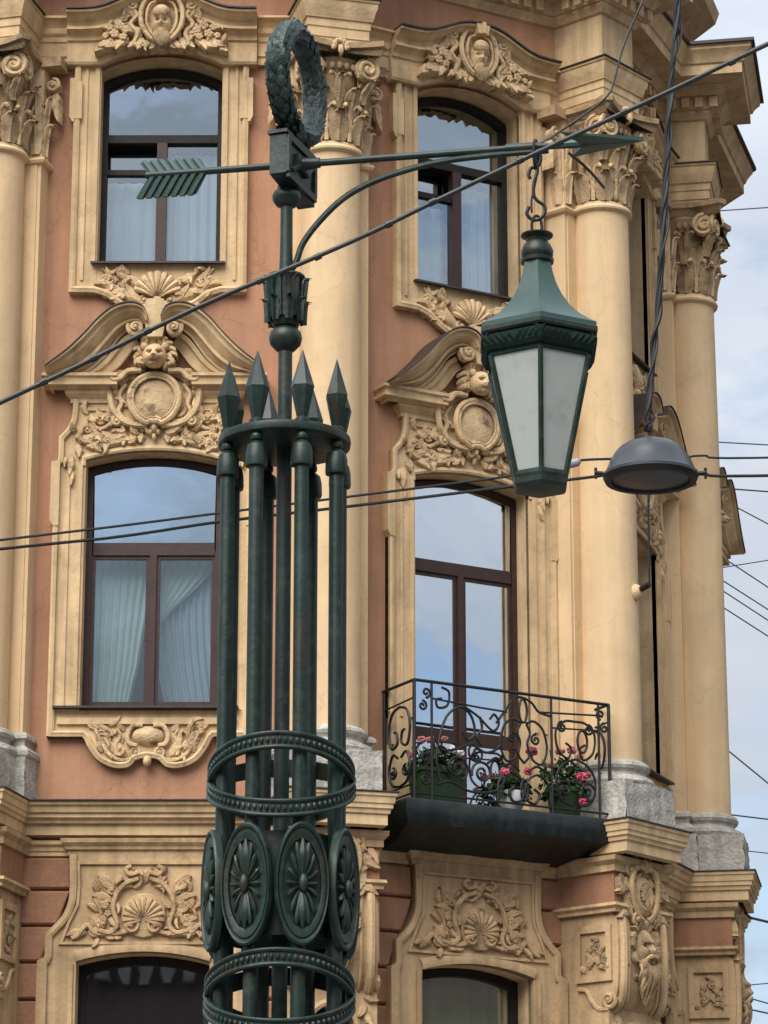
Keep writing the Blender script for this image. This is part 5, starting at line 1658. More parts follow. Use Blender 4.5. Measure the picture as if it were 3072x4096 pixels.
# --- curtains ------------------------------------------------------------
def curtain(i, name, label, mt, fn, nu=70, nv=24, uc=True):
    th, loc = bay_loc(i)
    wl = (loc[0] + BX, loc[1] + BY, 0)
    rows = [[fn(c / nu, t / nv) for c in range(nu + 1)] for t in range(nv + 1)]
    o = MB().grid(rows).build(name, mt, None, wl, th, ang=180)
    tag(o, label, 'curtain')
    return o
def smooth(t):
    return t * t * (3 - 2 * t)
curtain(0, 'sheer_curtain', 'sheer white curtain swept to the left behind the left pane of the lower left window', 'curt',
        lambda c, t: (-0.62 + 0.60 * c - smooth(t) * 0.15 * c * c - (0.22 * max(0, t - 0.72) * c), 0.40 + 0.022 * sin(c * 2 * pi * 8 + t * 2.0), 9.97 - (9.97 - 8.36) * t))
curtain(0, 'sheer_curtain', 'sheer curtain hanging straight behind the right pane of the lower left window', 'curt2',
        lambda c, t: (0.0 + 0.62 * c + 0.30 * (t - 0.55) * (1 - 0.4 * c) * t, 0.48 + 0.022 * sin(c * 2 * pi * 9), 9.97 - (9.97 - 8.36) * t))
curtain(0, 'sheer_curtain', 'sheer white curtain drawn diagonally across the right pane of the lower left window', 'curt',
        lambda c, t: (0.62 - (0.62 - 0.0) * c + (smooth(t) * -0.05 + 0.0) + (1 - c) * (-0.62) * smooth(min(1, t * 1.55)) * 0.98, 0.40 + 0.018 * sin(c * 2 * pi * 6 + t), 9.97 - (9.97 - 8.50) * t))
M['milk'] = mat('milky_curtain', (0.72, 0.80, 0.84), rough=0.9, var=0.1, bump=0.0)
for i, nm in ((0, 'left'), (1, 'right')):
    curtain(i, 'curtain', 'pale blue grey curtain behind the right pane of the upper %s window' % nm, 'milk',
            lambda c, t: (0.06 + 0.50 * c, 0.39 + 0.02 * sin(c * 2 * pi * 5), 14.10 - 1.28 * t), 40, 4)
    curtain(i, 'curtain', 'pale curtain behind the lower left pane of the upper %s window' % nm, 'milk',
            lambda c, t: (-0.56 + 0.50 * c, 0.39 + 0.015 * sin(c * 2 * pi * 4 + 1), 13.80 - 0.98 * t), 40, 4)
curtain(1, 'curtain', 'olive green curtain behind the arched window below the balcony', 'gcurt',
        lambda c, t: (-0.60 + 1.2 * c, 0.37 + 0.03 * sin(c * 2 * pi * 6), 5.98 - 2.6 * t), 60, 4)

# ------------------------------------------------------------------ lamp post
LX, LY = -0.46, 14.0
lamp = empty('lamp_post', (LX, LY, 0))
tag(lamp, 'dark green iron lamp post made of bundled spears with an arrow and wreath on top', 'lamp post')
def lp(mb, name, mt='green', par=None, **k):
    return mb.build(name, mt, par or lamp, **k)
RR = 0.27
lp(MB().lathe([(0.50, 0), (0.50, 0.18), (0.44, 0.24), (0.42, 0.80), (0.46, 0.86), (0.46, 0.95), (0.36, 1.02)], 8), 'pedestal', ang=20)
lp(MB().lathe([(0.035, 0.9), (0.035, 6.0), (0.033, 6.1), (0.033, 6.53)], 20), 'central_pole')
prof = [(0.0335, 0.98), (0.0335, 5.89)]
rod0 = None
ANG = [radians(19 - 45 * k) for k in range(8)]
for a in ANG:
    loc = (RR * sin(a), -RR * cos(a), 0)
    if rod0 is None:
        rod0 = MB().lathe(prof, 14).build('rod', 'green', lamp, loc, a)
        bell = MB().lathe([(0.034, 5.865), (0.050, 5.868), (0.052, 5.88), (0.050, 5.935), (0.043, 5.968), (0.024, 5.985), (0.018, 5.99)], 16)
        bell.build('collar', 'green', rod0)
        MB().lathe([(0.012, 5.985), (0.027, 5.995), (0.030, 6.008), (0.027, 6.022), (0.014, 6.034)], 14).build('ball', 'green', rod0)
        MB().lathe([(0.024, 6.075), (0.026, 6.10), (0.032, 6.13), (0.056, 6.245), (0.0015, 6.425)], 6).build('spearhead', 'green', rod0, flat=True)
        MB().lathe([(0.036, 6.074), (0.036, 6.088), (0.024, 6.098)], 14).build('socket', 'green', rod0)
    else:
        copy_tree(rod0, lamp, loc, a)
lp(MB().lathe([(0.10, 6.032), (0.295, 6.032), (0.305, 6.037), (0.308, 6.055), (0.305, 6.073), (0.295, 6.078), (0.10, 6.078)], 48), 'crown_plate', ang=40)
# crossed bands
def tilted(zc, amp, R=0.318):
    N_ = 72
    def ringp(dr, dz):
        return [((R + dr) * sin(2 * pi * k / N_), -(R + dr) * cos(2 * pi * k / N_), zc + dz + amp * cos(2 * pi * k / N_)) for k in range(N_)]
    prof = [(-0.012, -0.040), (0.010, -0.040), (0.014, -0.034), (0.012, -0.025), (0.002, -0.020), (0.002, 0.020), (0.012, 0.025), (0.014, 0.034), (0.010, 0.040), (-0.012, 0.040), (-0.012, -0.040)]
    rows = [ringp(a, b) for a, b in prof]
    o = lp(MB().grid(rows, closed=True), 'crossed_band', ang=60)
    b0 = None
    for k in range(76):
        a = 2 * pi * k / 76
        loc = ((R + 0.004) * sin(a), -(R + 0.004) * cos(a), zc + amp * cos(a))
        if b0 is None:
            b0 = MB().ell((0, 0, 0), (0.0105, 0.011, 0.015), 7, 5).build('bead', 'green', o, loc, a)
        else:
            copy_tree(b0, o, loc, a)
for zc in (4.455, 3.50):
    tilted(zc + 0.022, 0.112)
    tilted(zc - 0.018, -0.155, 0.322)
# a ring of plates behind the medallions
lp(MB().lathe([(0.235, 3.74), (0.243, 3.74), (0.243, 4.20), (0.235, 4.20), (0.235, 3.74)], 40, cap=False), 'inner_sleeve')
med0 = None
for a in ANG:
    loc = (0.318 * sin(a), -0.318 * cos(a), 3.955)
    if med0 is None:
        pl = MB().lathe_w([(1.0, -0.022), (1.0, 0.008), (0.965, 0.016), (0.93, 0.014), (0.89, 0.004), (0.87, 0.010), (0.84, 0.010), (0.72, 0.004), (0.70, -0.008), (0.0, -0.008)], 0, 0, 40, 0.122, 0.272)
        med0 = pl.build('medallion', 'green', lamp, loc, a, ang=30)
        MB().ell((0, -0.018, 0), (0.020, 0.022, 0.042), 12, 8).build('boss', 'green', med0)
        for k in range(16):
            t = 2 * pi * k / 16
            ct_, st_ = cos(t), sin(t)
            x1, z1 = 0.072 * ct_, 0.195 * (abs(st_) ** 1.25) * (1 if st_ >= 0 else -1)
            x0, z0 = 0.018 * ct_, 0.042 * st_
            main = abs(abs(st_) - 1) < 0.02
            pts = [(x0, -0.006, z0), ((x0 + x1) / 2 + 0.004 * ct_, -0.012, (z0 + z1) / 2 - 0.012 * st_ * (0 if main else 1)), (x1, -0.010, z1)]
            MB().tube(spline(pts, 4), [0.005, 0.006, 0.0075, 0.0085, 0.0095, 0.011, 0.012, 0.012, 0.006] if not main else [0.008, 0.012, 0.016, 0.019, 0.021, 0.020, 0.015, 0.010, 0.005], 6, sq=0.8).build('petal', 'green', med0)
    else:
        copy_tree(med0, lamp, loc, a)
# upper stem
lp(MB().lathe([(0.033, 6.50), (0.05, 6.515), (0.072, 6.54), (0.078, 6.568), (0.072, 6.597), (0.055, 6.615), (0.045, 6.622), (0.055, 6.632)], 28), 'ring_knop')
vz = lp(MB().lathe([(0.055, 6.625), (0.066, 6.64), (0.074, 6.70), (0.076, 6.78), (0.072, 6.83), (0.080, 6.855), (0.092, 6.868), (0.088, 6.878), (0.04, 6.885)], 28), 'leaf_vase')
for k in range(8):
    a = 2 * pi * k / 8 + 0.2
    sub(vz, leaf3(MB(), a, 0.071, 6.64, 0.10, 0.024, 0.006, 0.020, 0, 0, th_=0.010), 'acanthus_leaf', 'green')
    sub(vz, leaf3(MB(), a + pi / 8, 0.070, 6.66, 0.185, 0.020, 0.012, 0.018, 0, 0, th_=0.009), 'acanthus_leaf', 'green')
lp(MB().lathe([(0.034, 6.88), (0.030, 7.0), (0.029, 7.235)], 20), 'stem')
lp(MB().lathe([(0.030, 7.225), (0.05, 7.235), (0.066, 7.258), (0.070, 7.278), (0.062, 7.30), (0.045, 7.315), (0.045, 7.33)], 28), 'top_knop')
BA = radians(70)
bx_ = MB()
L0, L1 = -0.17, 0.20
vs = []
for x, zlo, zhi in ((L0, 7.335, 7.53), (L1, 7.295, 7.545)):
    for y in (-0.042, 0.042):
        for z in (zlo, zhi):
            vs.append((x, y, z))
bx_.add(vs, [(0, 1, 3, 2), (4, 6, 7, 5), (0, 4, 5, 1), (2, 3, 7, 6), (1, 5, 7, 3), (0, 2, 6, 4)])
bxo = lp(bx_, 'socket_box', rz=BA, flat=True, loc=(0.02, 0, 0))
rim = MB()
for (x0, x1, z0, z1) in ((L0 + 0.005, L1 - 0.005, 7.505, 7.535), (L0 + 0.01, L1 - 0.005, 7.315, 7.345), (L0 + 0.0, L0 + 0.03, 7.34, 7.51), (L1 - 0.03, L1, 7.34, 7.51)):
    rim.box(x0, x1, -0.056, -0.040, z0, z1)
rim.box(-0.06, 0.09, -0.062, -0.040, 7.40, 7.47)
rim.tube([(-0.12, -0.05, 7.36), (-0.02, -0.056, 7.42), (0.06, -0.056, 7.40), (0.16, -0.05, 7.49)], 0.014, 6)
sub(bxo, rim, 'raised_rim', 'green', flat=True)
sub(bxo, MB().box(L0 - 0.012, L1 + 0.012, -0.05, 0.05, 7.535, 7.552), 'cap_plate', 'green', flat=True)
# arrow
AA = radians(-10.7)
ash = MB().tube([(-0.69, 0, 7.44), (1.40, 0, 7.44)], 0.017, 12)
arr = lp(ash, 'arrow_shaft', rz=AA)
sub(arr, MB().tube([(0.045, 0, 7.44), (0.16, 0, 7.44)], [0.036, 0.024], 12), 'boss', 'green')
sub(arr, MB().tube([(1.05, 0, 7.44), (1.20, 0, 7.44)], 0.024, 12), 'boss', 'green')
def vane_pt(x, q, ro, sd_):
    return (x, -q * cos(ro) + sd_ * sin(ro), 7.44 + q * sin(ro) + sd_ * cos(ro))
for ro, q1 in ((radians(128), 0.125), (radians(-98), 0.108)):
    q0 = q1
    def slab(pts, t0, t1):
        vs = [vane_pt(x, q, ro, t0) for x, q in pts] + [vane_pt(x, q, ro, t1) for x, q in pts]
        return MB().add(vs, [(0, 1, 2, 3), (7, 6, 5, 4), (0, 4, 5, 1), (1, 5, 6, 2), (2, 6, 7, 3), (3, 7, 4, 0)])
    sub(arr, slab([(-0.675, 0.008), (-0.39, 0.008), (-0.445, q1), (-0.74, q1)], -0.004, 0.004), 'vane', 'green', flat=True)
    for k in range(7):
        x0 = -0.668 + 0.041 * k
        sub(arr, slab([(x0, 0.01), (x0 + 0.021, 0.01), (x0 - 0.040, q1 + 0.004), (x0 - 0.064, q1 + 0.004)], -0.013, 0.013), 'barb', 'roof', flat=True)
hd = MB()
for ro in (radians(-4), radians(176)):
    pts = [(1.70, 0.0), (1.33, 0.185), (1.41, 0.012)]
    vs = [vane_pt(x, q, ro, 0.010 if q < 0.1 else 0.003) for x, q in pts] + [vane_pt(x, q, ro, -0.010 if q < 0.1 else -0.003) for x, q in pts]
    hd.add(vs, [(0, 1, 2), (5, 4, 3), (0, 3, 4, 1), (1, 4, 5, 2), (2, 5, 3, 0)])
hd.tube([(1.25, 0, 7.44), (1.38, 0, 7.44), (1.70, 0, 7.44)], [0.018, 0.021, 0.003], 8)
sub(arr, hd, 'arrowhead', 'roof', flat=True)
br = MB().tube([(s, 0, z) for s, z in spline([(0.02, 6.90), (0.049, 6.949), (0.081, 7.039), (0.159, 7.143), (0.269, 7.247), (0.403, 7.319), (0.58, 7.372), (0.757, 7.402), (0.977, 7.415), (1.25, 7.418)], 5)], 0.0155, 10)
lp(br, 'curved_bracket', rz=AA)
# wreath
wr_R, wr_r, wz = 0.236, 0.056, 7.855
wpts = [(wr_R * cos(2 * pi * k / 40), 0, wz + wr_R * 1.05 * sin(2 * pi * k / 40)) for k in range(40)]
wre = lp(MB().tube(wpts, wr_r * 0.86, 10, True), 'wreath', 'patina', rz=BA, loc=(0.042, 0, 0))
leaf_m = None
r = random.Random(4)
for k in range(30):
    for q in range(8):
        t = 2 * pi * (k + 0.5 * (q % 2)) / 30
        up_ = 1 if cos(t - 0.0) > 0 else -1
        c = Vector((wr_R * cos(t), 0, wz + wr_R * 1.05 * sin(t)))
        tang = Vector((-sin(t), 0, cos(t))) * up_
        rad_ = Vector((cos(t), 0, sin(t)))
        ph = 2 * pi * q / 8 + r.uniform(-.2, .2)
        nd = (rad_ * cos(ph) + Vector((0, 1, 0)) * sin(ph)).normalized()
        if leaf_m is None:
            lm = MB()
            rows = []
            for i in range(6):
                s = i / 5
                hw_ = 0.024 * sin(pi * min(1, s * 0.95 + 0.05)) + 0.001
                rows.append([(-hw_, 0.078 * s, 0.0 + 0.004 * s * s), (0, 0.078 * s, 0.008 + 0.004 * s * s), (hw_, 0.078 * s, 0.004 * s * s), (0, 0.078 * s, -0.004 + 0.004 * s * s)])
            lm.grid(rows, closed=True)
            leaf_m = lm.build('leaf', 'patina', wre)
            o = leaf_m
        else:
            o = leaf_m.copy()
            COL.objects.link(o)
            o.parent = wre
        dirv = (tang + nd * 0.13).normalized()
        sidev = dirv.cross(nd).normalized()
        nv_ = sidev.cross(dirv).normalized()
        pos = c + nd * wr_r * 0.78
        m3 = Matrix((sidev, dirv, nv_)).transposed()
        o.matrix_local = Matrix.Translation(pos) @ m3.to_4x4() @ Matrix.Scale(r.uniform(0.85, 1.25), 4)

# ------------------------------------------------------------------ hanging lantern
sx = 1.19
HX, HY = LX + sx * cos(AA), LY + sx * sin(AA)
lan = empty('hanging_lantern', (HX, HY, 5.74), radians(-1))
tag(lan, 'dark green six sided lantern with opal glass panes hanging from the arrow', 'lantern')
Z0 = -5.74
def hexr(rad, z, n=6):
    return [(rad * sin(2 * pi * k / n), -rad * cos(2 * pi * k / n), z + Z0) for k in range(n)]
def hexloft(mb, prof, cap0=False, cap1=False):
    rows = [hexr(a, z) for a, z in prof]
    b = len(mb.v)
    mb.grid(rows, closed=True)
    if cap0:
        mb.f.append(tuple(b + k for k in range(6)))
    if cap1:
        mb.f.append(tuple(b + (len(prof) - 1) * 6 + k for k in range(6)))
    return mb
hexloft(MB(), [(0.300, 6.500), (0.300, 6.518), (0.27, 6.535), (0.215, 6.575), (0.165, 6.625), (0.125, 6.685), (0.095, 6.75), (0.078, 6.81), (0.068, 6.865)]).build('roof', 'roof', lan, ang=25)
hexloft(MB(), [(0.285, 6.502), (0.300, 6.500), (0.306, 6.492), (0.306, 6.474), (0.296, 6.466), (0.26, 6.466)]).build('eave', 'green', lan, flat=True)
fr_ = hexloft(MB(), [(0.262, 6.468), (0.285, 6.462), (0.296, 6.435), (0.292, 6.405), (0.276, 6.385), (0.262, 6.380), (0.262, 6.362), (0.238, 6.360)]).build('frieze', 'greenmatt', lan, ang=25)
for k in range(6):
    a0, a1 = 2 * pi * k / 6, 2 * pi * (k + 1) / 6
    p0 = Vector((0.289 * sin(a0), -0.289 * cos(a0), 0))
    p1 = Vector((0.289 * sin(a1), -0.289 * cos(a1), 0))
    for j in range(9):
        t = (j + 0.5) / 9
        p = p0.lerp(p1, t)
        n_ = p.normalized()
        am = (a0 + a1) / 2
        tg = Vector((cos(am), sin(am), 0)) * (1 if t > 0.5 else -1)
        nn = Vector((sin(am), -cos(am), 0))
        q = p + nn * 0.005
        MB().tube([q - tg * 0.03 - nn * 0.028 + Vector((0, 0, 6.392 + Z0)), q - tg * 0.008 - nn * 0.008 + Vector((0, 0, 6.418 + Z0)), q + tg * 0.012 - nn * 0.006 + Vector((0, 0, 6.44 + Z0)), q + tg * 0.03 - nn * 0.022 + Vector((0, 0, 6.462 + Z0))], [0.006, 0.015, 0.015, 0.006], 6).build('leaf', 'greenmatt', fr_)
RT, RB, ZT, ZB = 0.256, 0.128, 6.365, 5.815
for k in range(6):
    a = 2 * pi * k / 6
    MB().tube([(RT * sin(a), -RT * cos(a), ZT + Z0), (RB * sin(a), -RB * cos(a), ZB + Z0)], 0.0135, 6).build('corner_bar', 'green', lan)
    b_ = 2 * pi * (k + 1) / 6
    k1 = 0.985
    vs = [(RT * k1 * sin(a), -RT * k1 * cos(a), ZT + Z0), (RT * k1 * sin(b_), -RT * k1 * cos(b_), ZT + Z0), (RB * k1 * sin(b_), -RB * k1 * cos(b_), ZB + Z0), (RB * k1 * sin(a), -RB * k1 * cos(a), ZB + Z0)]
    c = Vector((0, 0, 0))
    am = (a + b_) / 2
    inn = Vector((-sin(am), cos(am), 0)) * 0.006
    MB().add(vs + [tuple(Vector(v) + inn) for v in vs], [(0, 1, 2, 3), (7, 6, 5, 4), (0, 4, 5, 1), (1, 5, 6, 2), (2, 6, 7, 3), (3, 7, 4, 0)]).build('pane', 'opal', lan, flat=True)
hexloft(MB(), [(0.132, 5.835), (0.142, 5.832), (0.142, 5.815), (0.138, 5.80), (0.136, 5.775), (0.126, 5.762), (0.05, 5.758), (0.01, 5.756)], False, True).build('bottom_cap', 'green', lan, flat=True)
MB().lathe([(0.066, 6.855 + Z0), (0.076, 6.86 + Z0), (0.078, 6.875 + Z0), (0.068, 6.882 + Z0), (0.074, 6.893 + Z0), (0.076, 6.915 + Z0), (0.064, 6.945 + Z0), (0.048, 6.968 + Z0), (0.050, 6.978 + Z0), (0.075, 6.992 + Z0), (0.076, 6.998 + Z0), (0.02, 7.0 + Z0)], 18).build('finial', 'green', lan)
def lk(pts, rr=0.008, name='hook'):
    MB().tube([(x, y, z + Z0) for x, y, z in pts], rr, 8).build(name, 'iron', lan)
def link(z0, z1, w_, az, closed=True):
    pts = []
    zc, hz = (z0 + z1) / 2, (z1 - z0) / 2
    for k in range(16):
        a = 2 * pi * k / 16
        pts.append((w_ * cos(a) * cos(az), w_ * cos(a) * sin(az), zc + hz * sin(a) + Z0))
    MB().tube(pts, 0.0075, 7, True).build('chain_link', 'iron', lan)
link(6.985, 7.095, 0.024, 0.15)
lk(spline([(-0.035, 0, 7.14), (-0.045, 0, 7.105), (-0.02, 0, 7.075), (0.012, 0, 7.078), (0.038, 0, 7.108), (0.035, 0, 7.145), (0.005, 0, 7.17), (-0.012, 0, 7.20), (-0.010, 0, 7.26), (0.006, 0, 7.315), (0.002, 0, 7.36), (0.0, 0, 7.425)], 5), 0.0085)
lk(spline([(-0.022, 0.01, 7.115), (-0.022, 0.01, 7.18), (-0.008, 0.01, 7.24), (0.004, 0.01, 7.30)], 5), 0.005)
lk(spline([(0.018, 0, 7.42), (0.022, 0, 7.37), (0.0, 0, 7.335), (-0.022, 0, 7.335), (-0.034, 0, 7.30), (-0.026, 0, 7.28)], 5), 0.0085)
link(7.33, 7.475, 0.030, 1.2)

# ------------------------------------------------------------------ suspended street light and wires
def wire(pts, rad, name, label, cat, mt='wire', group=None, n=6, per=8):
    o = MB().tube(spline(pts, per), rad, n).build(name, mt, None)
    return tag(o, label, cat, group)
def ext(pts, k0, k1):
    a, b, c, d = pts[0], pts[1], pts[-2], pts[-1]
    f = lambda p, q, k: tuple(p[i] + (p[i] - q[i]) * k for i in range(3))
    return [f(a, b, k0)] + list(pts) + [f(d, c, k1)]
LXX, LYY, LZ = 1.580, 18.0, 7.13
sl_ = empty('street_light', (LXX, LYY, LZ - 0.04))
tag(sl_, 'grey dome street light suspended on wires beside the lantern', 'street light')
MB().lathe([(0.283, 0.028), (0.283, 0.045), (0.268, 0.06), (0.235, 0.14), (0.205, 0.185), (0.198, 0.188), (0.185, 0.205), (0.14, 0.235), (0.08, 0.252), (0.04, 0.258), (0.03, 0.275), (0.0, 0.28)], 40).build('dome', 'dome', sl_, ang=30)
MB().lathe([(0.283, 0.028), (0.270, 0.0), (0.235, 0.0), (0.225, 0.02), (0.0, 0.022)], 40).build('rim', 'wire', sl_, ang=30)
MB().lathe([(0.224, 0.014), (0.15, 0.0), (0.0, -0.006)], 32).build('diffuser', 'dome', sl_)
for s_ in (-1, 1):
    MB().tube([(s_ * 0.28, 0, 0.05), (s_ * 0.33, 0, 0.055)], 0.014, 8).build('clamp', 'wire', sl_)
    MB().tube([(s_ * 0.325, 0, 0.02), (s_ * 0.325, 0, 0.085)], 0.010, 6).build('bolt', 'wire', sl_)
MB().tube([(0, 0, 0.24), (0, 0, 0.34)], 0.012, 8).build('hanger', 'wire', sl_)
wire(ext([(-2.343, 18, 6.721), (-1.582, 18, 6.815), (-0.969, 18, 6.897), (-0.19, 18, 7.0), (0.714, 18, 7.12), (0.989, 18, 7.172), (1.155, 18, 7.221), (1.36, 18, 7.232)], 6, 0), 0.008, 'power_cable', 'upper of the two black cables running left from the suspended street light', 'cable')
wire(ext([(-2.341, 18.05, 6.682), (-1.581, 18.05, 6.764), (-0.968, 18.05, 6.858), (-0.19, 18.03, 6.949), (0.769, 18, 7.063), (1.125, 18, 7.106), (1.304, 18, 7.13)], 6, 0), 0.0095, 'span_wire', 'lower of the two black cables running left from the suspended street light', 'cable')
wire([(1.80, 18, 7.24), (1.90, 18, 7.252), (2.391, 18, 7.242), (6.0, 18, 7.35)], 0.007, 'power_cable', 'upper thin cable running right from the suspended street light', 'cable')
wire([(1.86, 18, 7.138), (2.387, 18, 7.130), (6.0, 18, 7.22)], 0.0095, 'span_wire', 'thick black cable running right from the rim of the suspended street light', 'cable')
ins = MB().tube([(1.045, 18.0, 7.183), (1.06, 18.0, 7.187), (1.15, 18.0, 7.212), (1.165, 18, 7.216)], [0.012, 0.026, 0.026, 0.012], 12).build('cable_connector', 'ceramic', None)
tag(ins, 'grey cable connector on the upper cable just left of the street light', 'connector')
cord = spline([(1.578, 18, 7.40), (1.58, 18, 7.553), (1.616, 18, 7.904), (1.66, 18, 8.228), (1.691, 18, 8.676), (1.722, 18, 9.038), (1.752, 18, 9.435), (1.785, 18, 9.837), (1.826, 18, 10.212), (1.90, 18, 10.8), (2.1, 18, 12.0)], 14)
cd_ = empty('twisted_cable', (1.58, 18, 7.40))
tag(cd_, 'twisted bundle of black cables rising from the suspended street light', 'cable')
for ph, rr, am in ((0, 0.0125, 0.007), (2.1, 0.0125, 0.009), (4.2, 0.008, 0.020), (5.0, 0.010, 0.010)):
    pts = []
    for k, p in enumerate(cord):
        a = k * 0.26 + ph + 0.8 * sin(k * 0.11 + ph)
        bulge = am * (0.8 + 1.1 * max(0, sin(k * 0.13 + ph * 1.7)) ** 2)
        pts.append((p[0] + bulge * cos(a) - 1.58, p[1] + bulge * sin(a) - 18, p[2] - 7.40))
    MB().tube(pts, rr, 6).build('strand', 'wire', cd_)
mc_pts = [(-1.793, 6.027), (-1.712, 6.07), (-1.366, 6.245), (-1.017, 6.431), (-0.728, 6.575), (-0.479, 6.686), (-0.104, 6.86), (0.253, 7.045), (0.698, 7.272), (0.997, 7.42), (1.319, 7.581), (1.771, 7.813), (1.947, 7.899)]
P3 = ext([(x, 13.45, z) for x, z in mc_pts], 30, 16)
heavy = empty('heavy_cable', (P3[0][0], 13.45, P3[0][2]))
tag(heavy, 'thick weathered cable slanting across the whole picture in front of the lamp post', 'cable')
MB().tube([(p[0] - P3[0][0], 0, p[2] - P3[0][2]) for p in spline(P3, 8)], 0.0115, 8).build('sheath', 'cable', heavy)
for (x, z) in ((-1.52, 6.168), (-1.30, 6.28), (-1.06, 6.41), (-0.56, 6.65), (-0.30, 6.765), (0.02, 6.922), (0.22, 7.03), (0.62, 7.234), (0.80, 7.323), (1.10, 7.472), (1.60, 7.722)):
    MB().tube([(x - 0.014 - P3[0][0], 0, z - 0.007 - P3[0][2]), (x + 0.014 - P3[0][0], 0, z + 0.007 - P3[0][2])], 0.0165, 8).build('tie', 'cable', heavy)
wire([(1.55, 15, 9.4), (1.366, 15, 8.855), (1.328, 15, 8.75), (1.24, 15, 8.542), (1.175, 15, 8.309), (1.15, 15, 8.25), (1.066, 15, 8.168), (0.875, 15, 8.027), (0.76, 14.6, 7.80), (0.735, 13.95, 7.52), (0.735, 13.80, 7.46)], 0.006, 'thin_cable', 'thin grey cable dropping from the top to the end of the arrow arm', 'cable', 'cable')
wire([(0.86, 13.75, 7.40), (0.95, 13.78, 7.33), (1.03, 13.8, 7.24)], 0.008, 'loose_cable_end', 'short loose cable end hanging beside the arrow arm', 'cable', 'cable')
FAR = [((4.842, 18.431), (5.582, 18.485), 1), ((4.803, 14.974), (5.458, 14.936), 1), ((4.456, 14.332), (5.434, 14.257), 1.2), ((4.454, 14.27), (5.416, 13.729), 1), ((4.495, 13.431), (5.384, 12.809), 1), ((4.487, 13.155), (5.401, 13.306), .8),
       ((4.421, 13.142), (5.373, 12.498), 1), ((4.417, 13.0), (5.367, 12.345), 1), ((4.411, 12.766), (5.36, 12.122), 1), ((4.481, 10.756), (5.288, 10.064), 1.1), ((4.452, 9.767), (5.274, 9.667), 1.1), ((4.596, 9.282), (5.258, 9.208), .8),
       ((4.694, 8.397), (5.225, 8.271), 2.0), ((4.571, 7.445), (5.198, 7.498), .8), ((4.506, 7.38), (5.187, 7.187), 1), ((4.501, 7.212), (5.183, 7.066), 1.2)]
for k, ((xa, za_), (xb, zb_), q) in enumerate(FAR):
    dx, dz = xb - xa, zb_ - za_
    pts = [(xa - dx * 0.8, 42, za_ - dz * 0.8), (xa, 42, za_), (xb, 42, zb_), (xb + dx * 9, 42, zb_ + dz * 9)]
    wire(pts, 0.0095 * q, 'overhead_wire', 'thin overhead wire crossing the sky to the right of the corner building' if q < 1.9 else 'thickest overhead wire in the sky, low at the right edge beside the cornice',
         'wire', 'farwire', 'overhead wires in the sky' if q < 1.9 else None, 5, 2)
# wall hook with cable on the third column
a3 = NA[2]
hx, hy = PF[2][0][0] + 0.26, PF[2][0][1] - 0.15
hk = empty('wall_hook', (hx, hy, 9.753))
tag(hk, 'round cream wall hook with black insulator on the column right of the balcony', 'wall hook')
q = MB().ell((0, 0, 0), (0.075, 0.075, 0.085), 14, 10)
q.build('rosette', 'orn', hk)
MB().tube([(0.05, -0.05, 0.02), (0.13, -0.12, 0.05)], 0.03, 8).build('insulator', 'wire', hk)
wire([(hx + 0.13, hy - 0.12, 9.80), (hx + 0.14, hy - 0.10, 10.6), (hx + 0.17, hy - 0.10, 11.6), (hx + 0.15, hy - 0.1, 11.85)], 0.012, 'drop_cable', 'black cable running up the right edge of the column from the wall hook', 'cable')

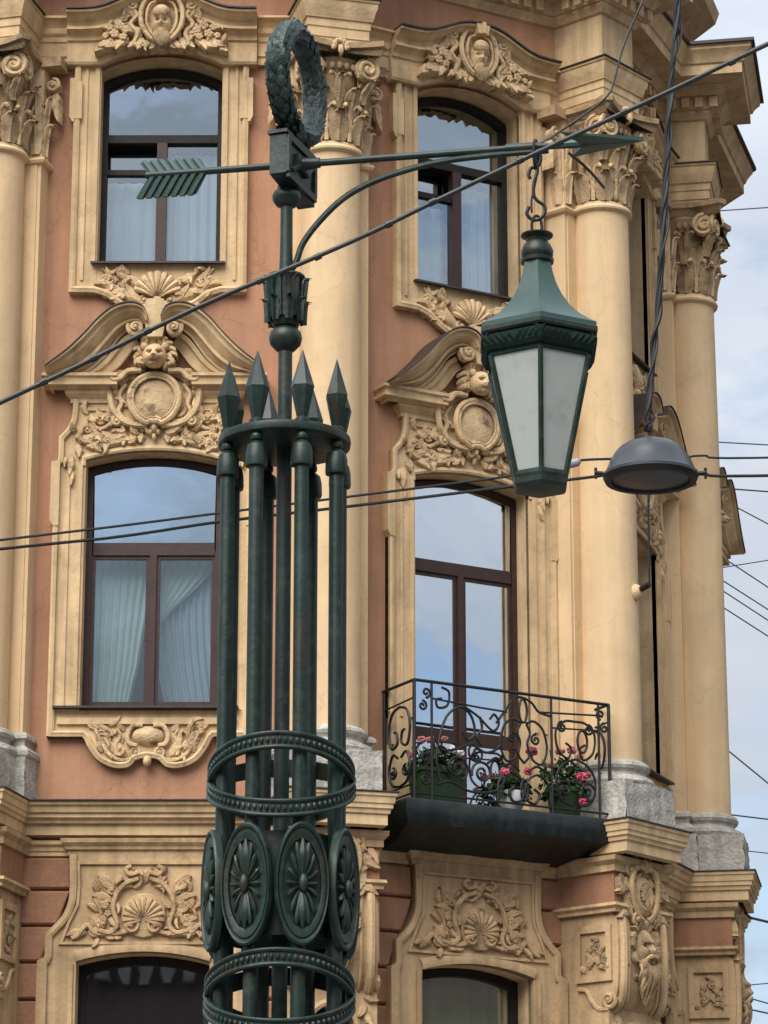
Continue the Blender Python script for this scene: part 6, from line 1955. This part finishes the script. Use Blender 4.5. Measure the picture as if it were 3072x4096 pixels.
# ------------------------------------------------------------------ building across the street (seen mirrored in the low windows)
opp = empty('opposite_building', (0, -17, 0))
tag(opp, 'long low dark building across the street mirrored in the lowest window', 'building')
MB().box(-40, 40, -6, 0, 0, 13.7).build('wall', 'opp', opp, flat=True)
plan_sweep(MB(), [(40, 0), (-40, 0)], [(0, 12.7), (0.2, 12.8), (0.25, 13.0), (0.6, 13.1), (0.7, 13.5), (0.75, 13.7), (0, 13.8)]).build('cornice', 'oppband', opp)
MB().box(-40, 40, -0.01, 0.12, 7.6, 7.95).build('string_course', 'oppband', opp, flat=True)
dp = None
for k in range(100):
    x = -25 + 0.5 * k
    if dp is None:
        dp = MB().box(-0.12, 0.12, 0, 0.4, 12.3, 12.75).build('dentil', 'oppband', opp, (x, 0, 0), flat=True)
    else:
        copy_tree(dp, opp, (x, 0, 0))
wp = None
for k in range(20):
    for zz in (2.0, 5.0, 8.4):
        loc = (-28.5 + 3 * k, 0, zz)
        if wp is None:
            wp = MB().box(-0.6, 0.6, -0.1, 0.03, 0, 2.0).build('window', 'dark', opp, loc, flat=True)
            MB().box(-0.75, 0.75, 0.0, 0.12, -0.15, 0.0).build('sill', 'oppband', wp, flat=True)
        else:
            copy_tree(wp, opp, loc)

def plain_block(name, label, x0, x1, y0, y1, h, face):
    e = empty(name, ((x0 + x1) / 2, (y0 + y1) / 2, 0))
    tag(e, label, 'building')
    a, b = (x1 - x0) / 2, (y1 - y0) / 2
    MB().box(-a, a, -b, b, 0, h).build('wall', 'opp', e, flat=True)
    plan_sweep(MB(), [(-a, b), (-a, -b), (a, -b)], [(0, h - 0.9), (0.2, h - 0.8), (0.3, h - 0.5), (0.6, h - 0.4), (0.7, h), (0, h + 0.05)]).build('cornice', 'oppband', e)
    wp = None
    n = int(2 * b / 3)
    for k in range(n):
        for zz in range(2, int(h - 3), 4):
            loc = (-a, -b + 1.5 + 3 * k, zz)
            if wp is None:
                wp = MB().box(-0.03, 0.1, -0.6, 0.6, 0, 2.1).build('window', 'dark', e, loc, flat=True)
            else:
                copy_tree(wp, e, loc)
plain_block('skylight_blocker', 'unseen house block beyond the right edge, added to keep sky light off the columns', 11.2, 21, 36, 76, 25, 0)  # unseen block, added to cut the sky light reaching the right-hand columns
plain_block('low_side_house', 'low dark house across the crossing mirrored in the window below the balcony', 36, 46, -12, 28, 13.5, 0)

# windows sit deep in their reveals
for o in list(house.children):
    if o.name.startswith('window.') or o.name == 'window' or o.name.startswith('balcony_door'):
        th = o.rotation_euler[2]
        o.location.x -= sin(th) * 0.03
        o.location.y += cos(th) * 0.03
        for c in o.children:
            if c.name.startswith('sill'):
                c.location.y -= 0.03
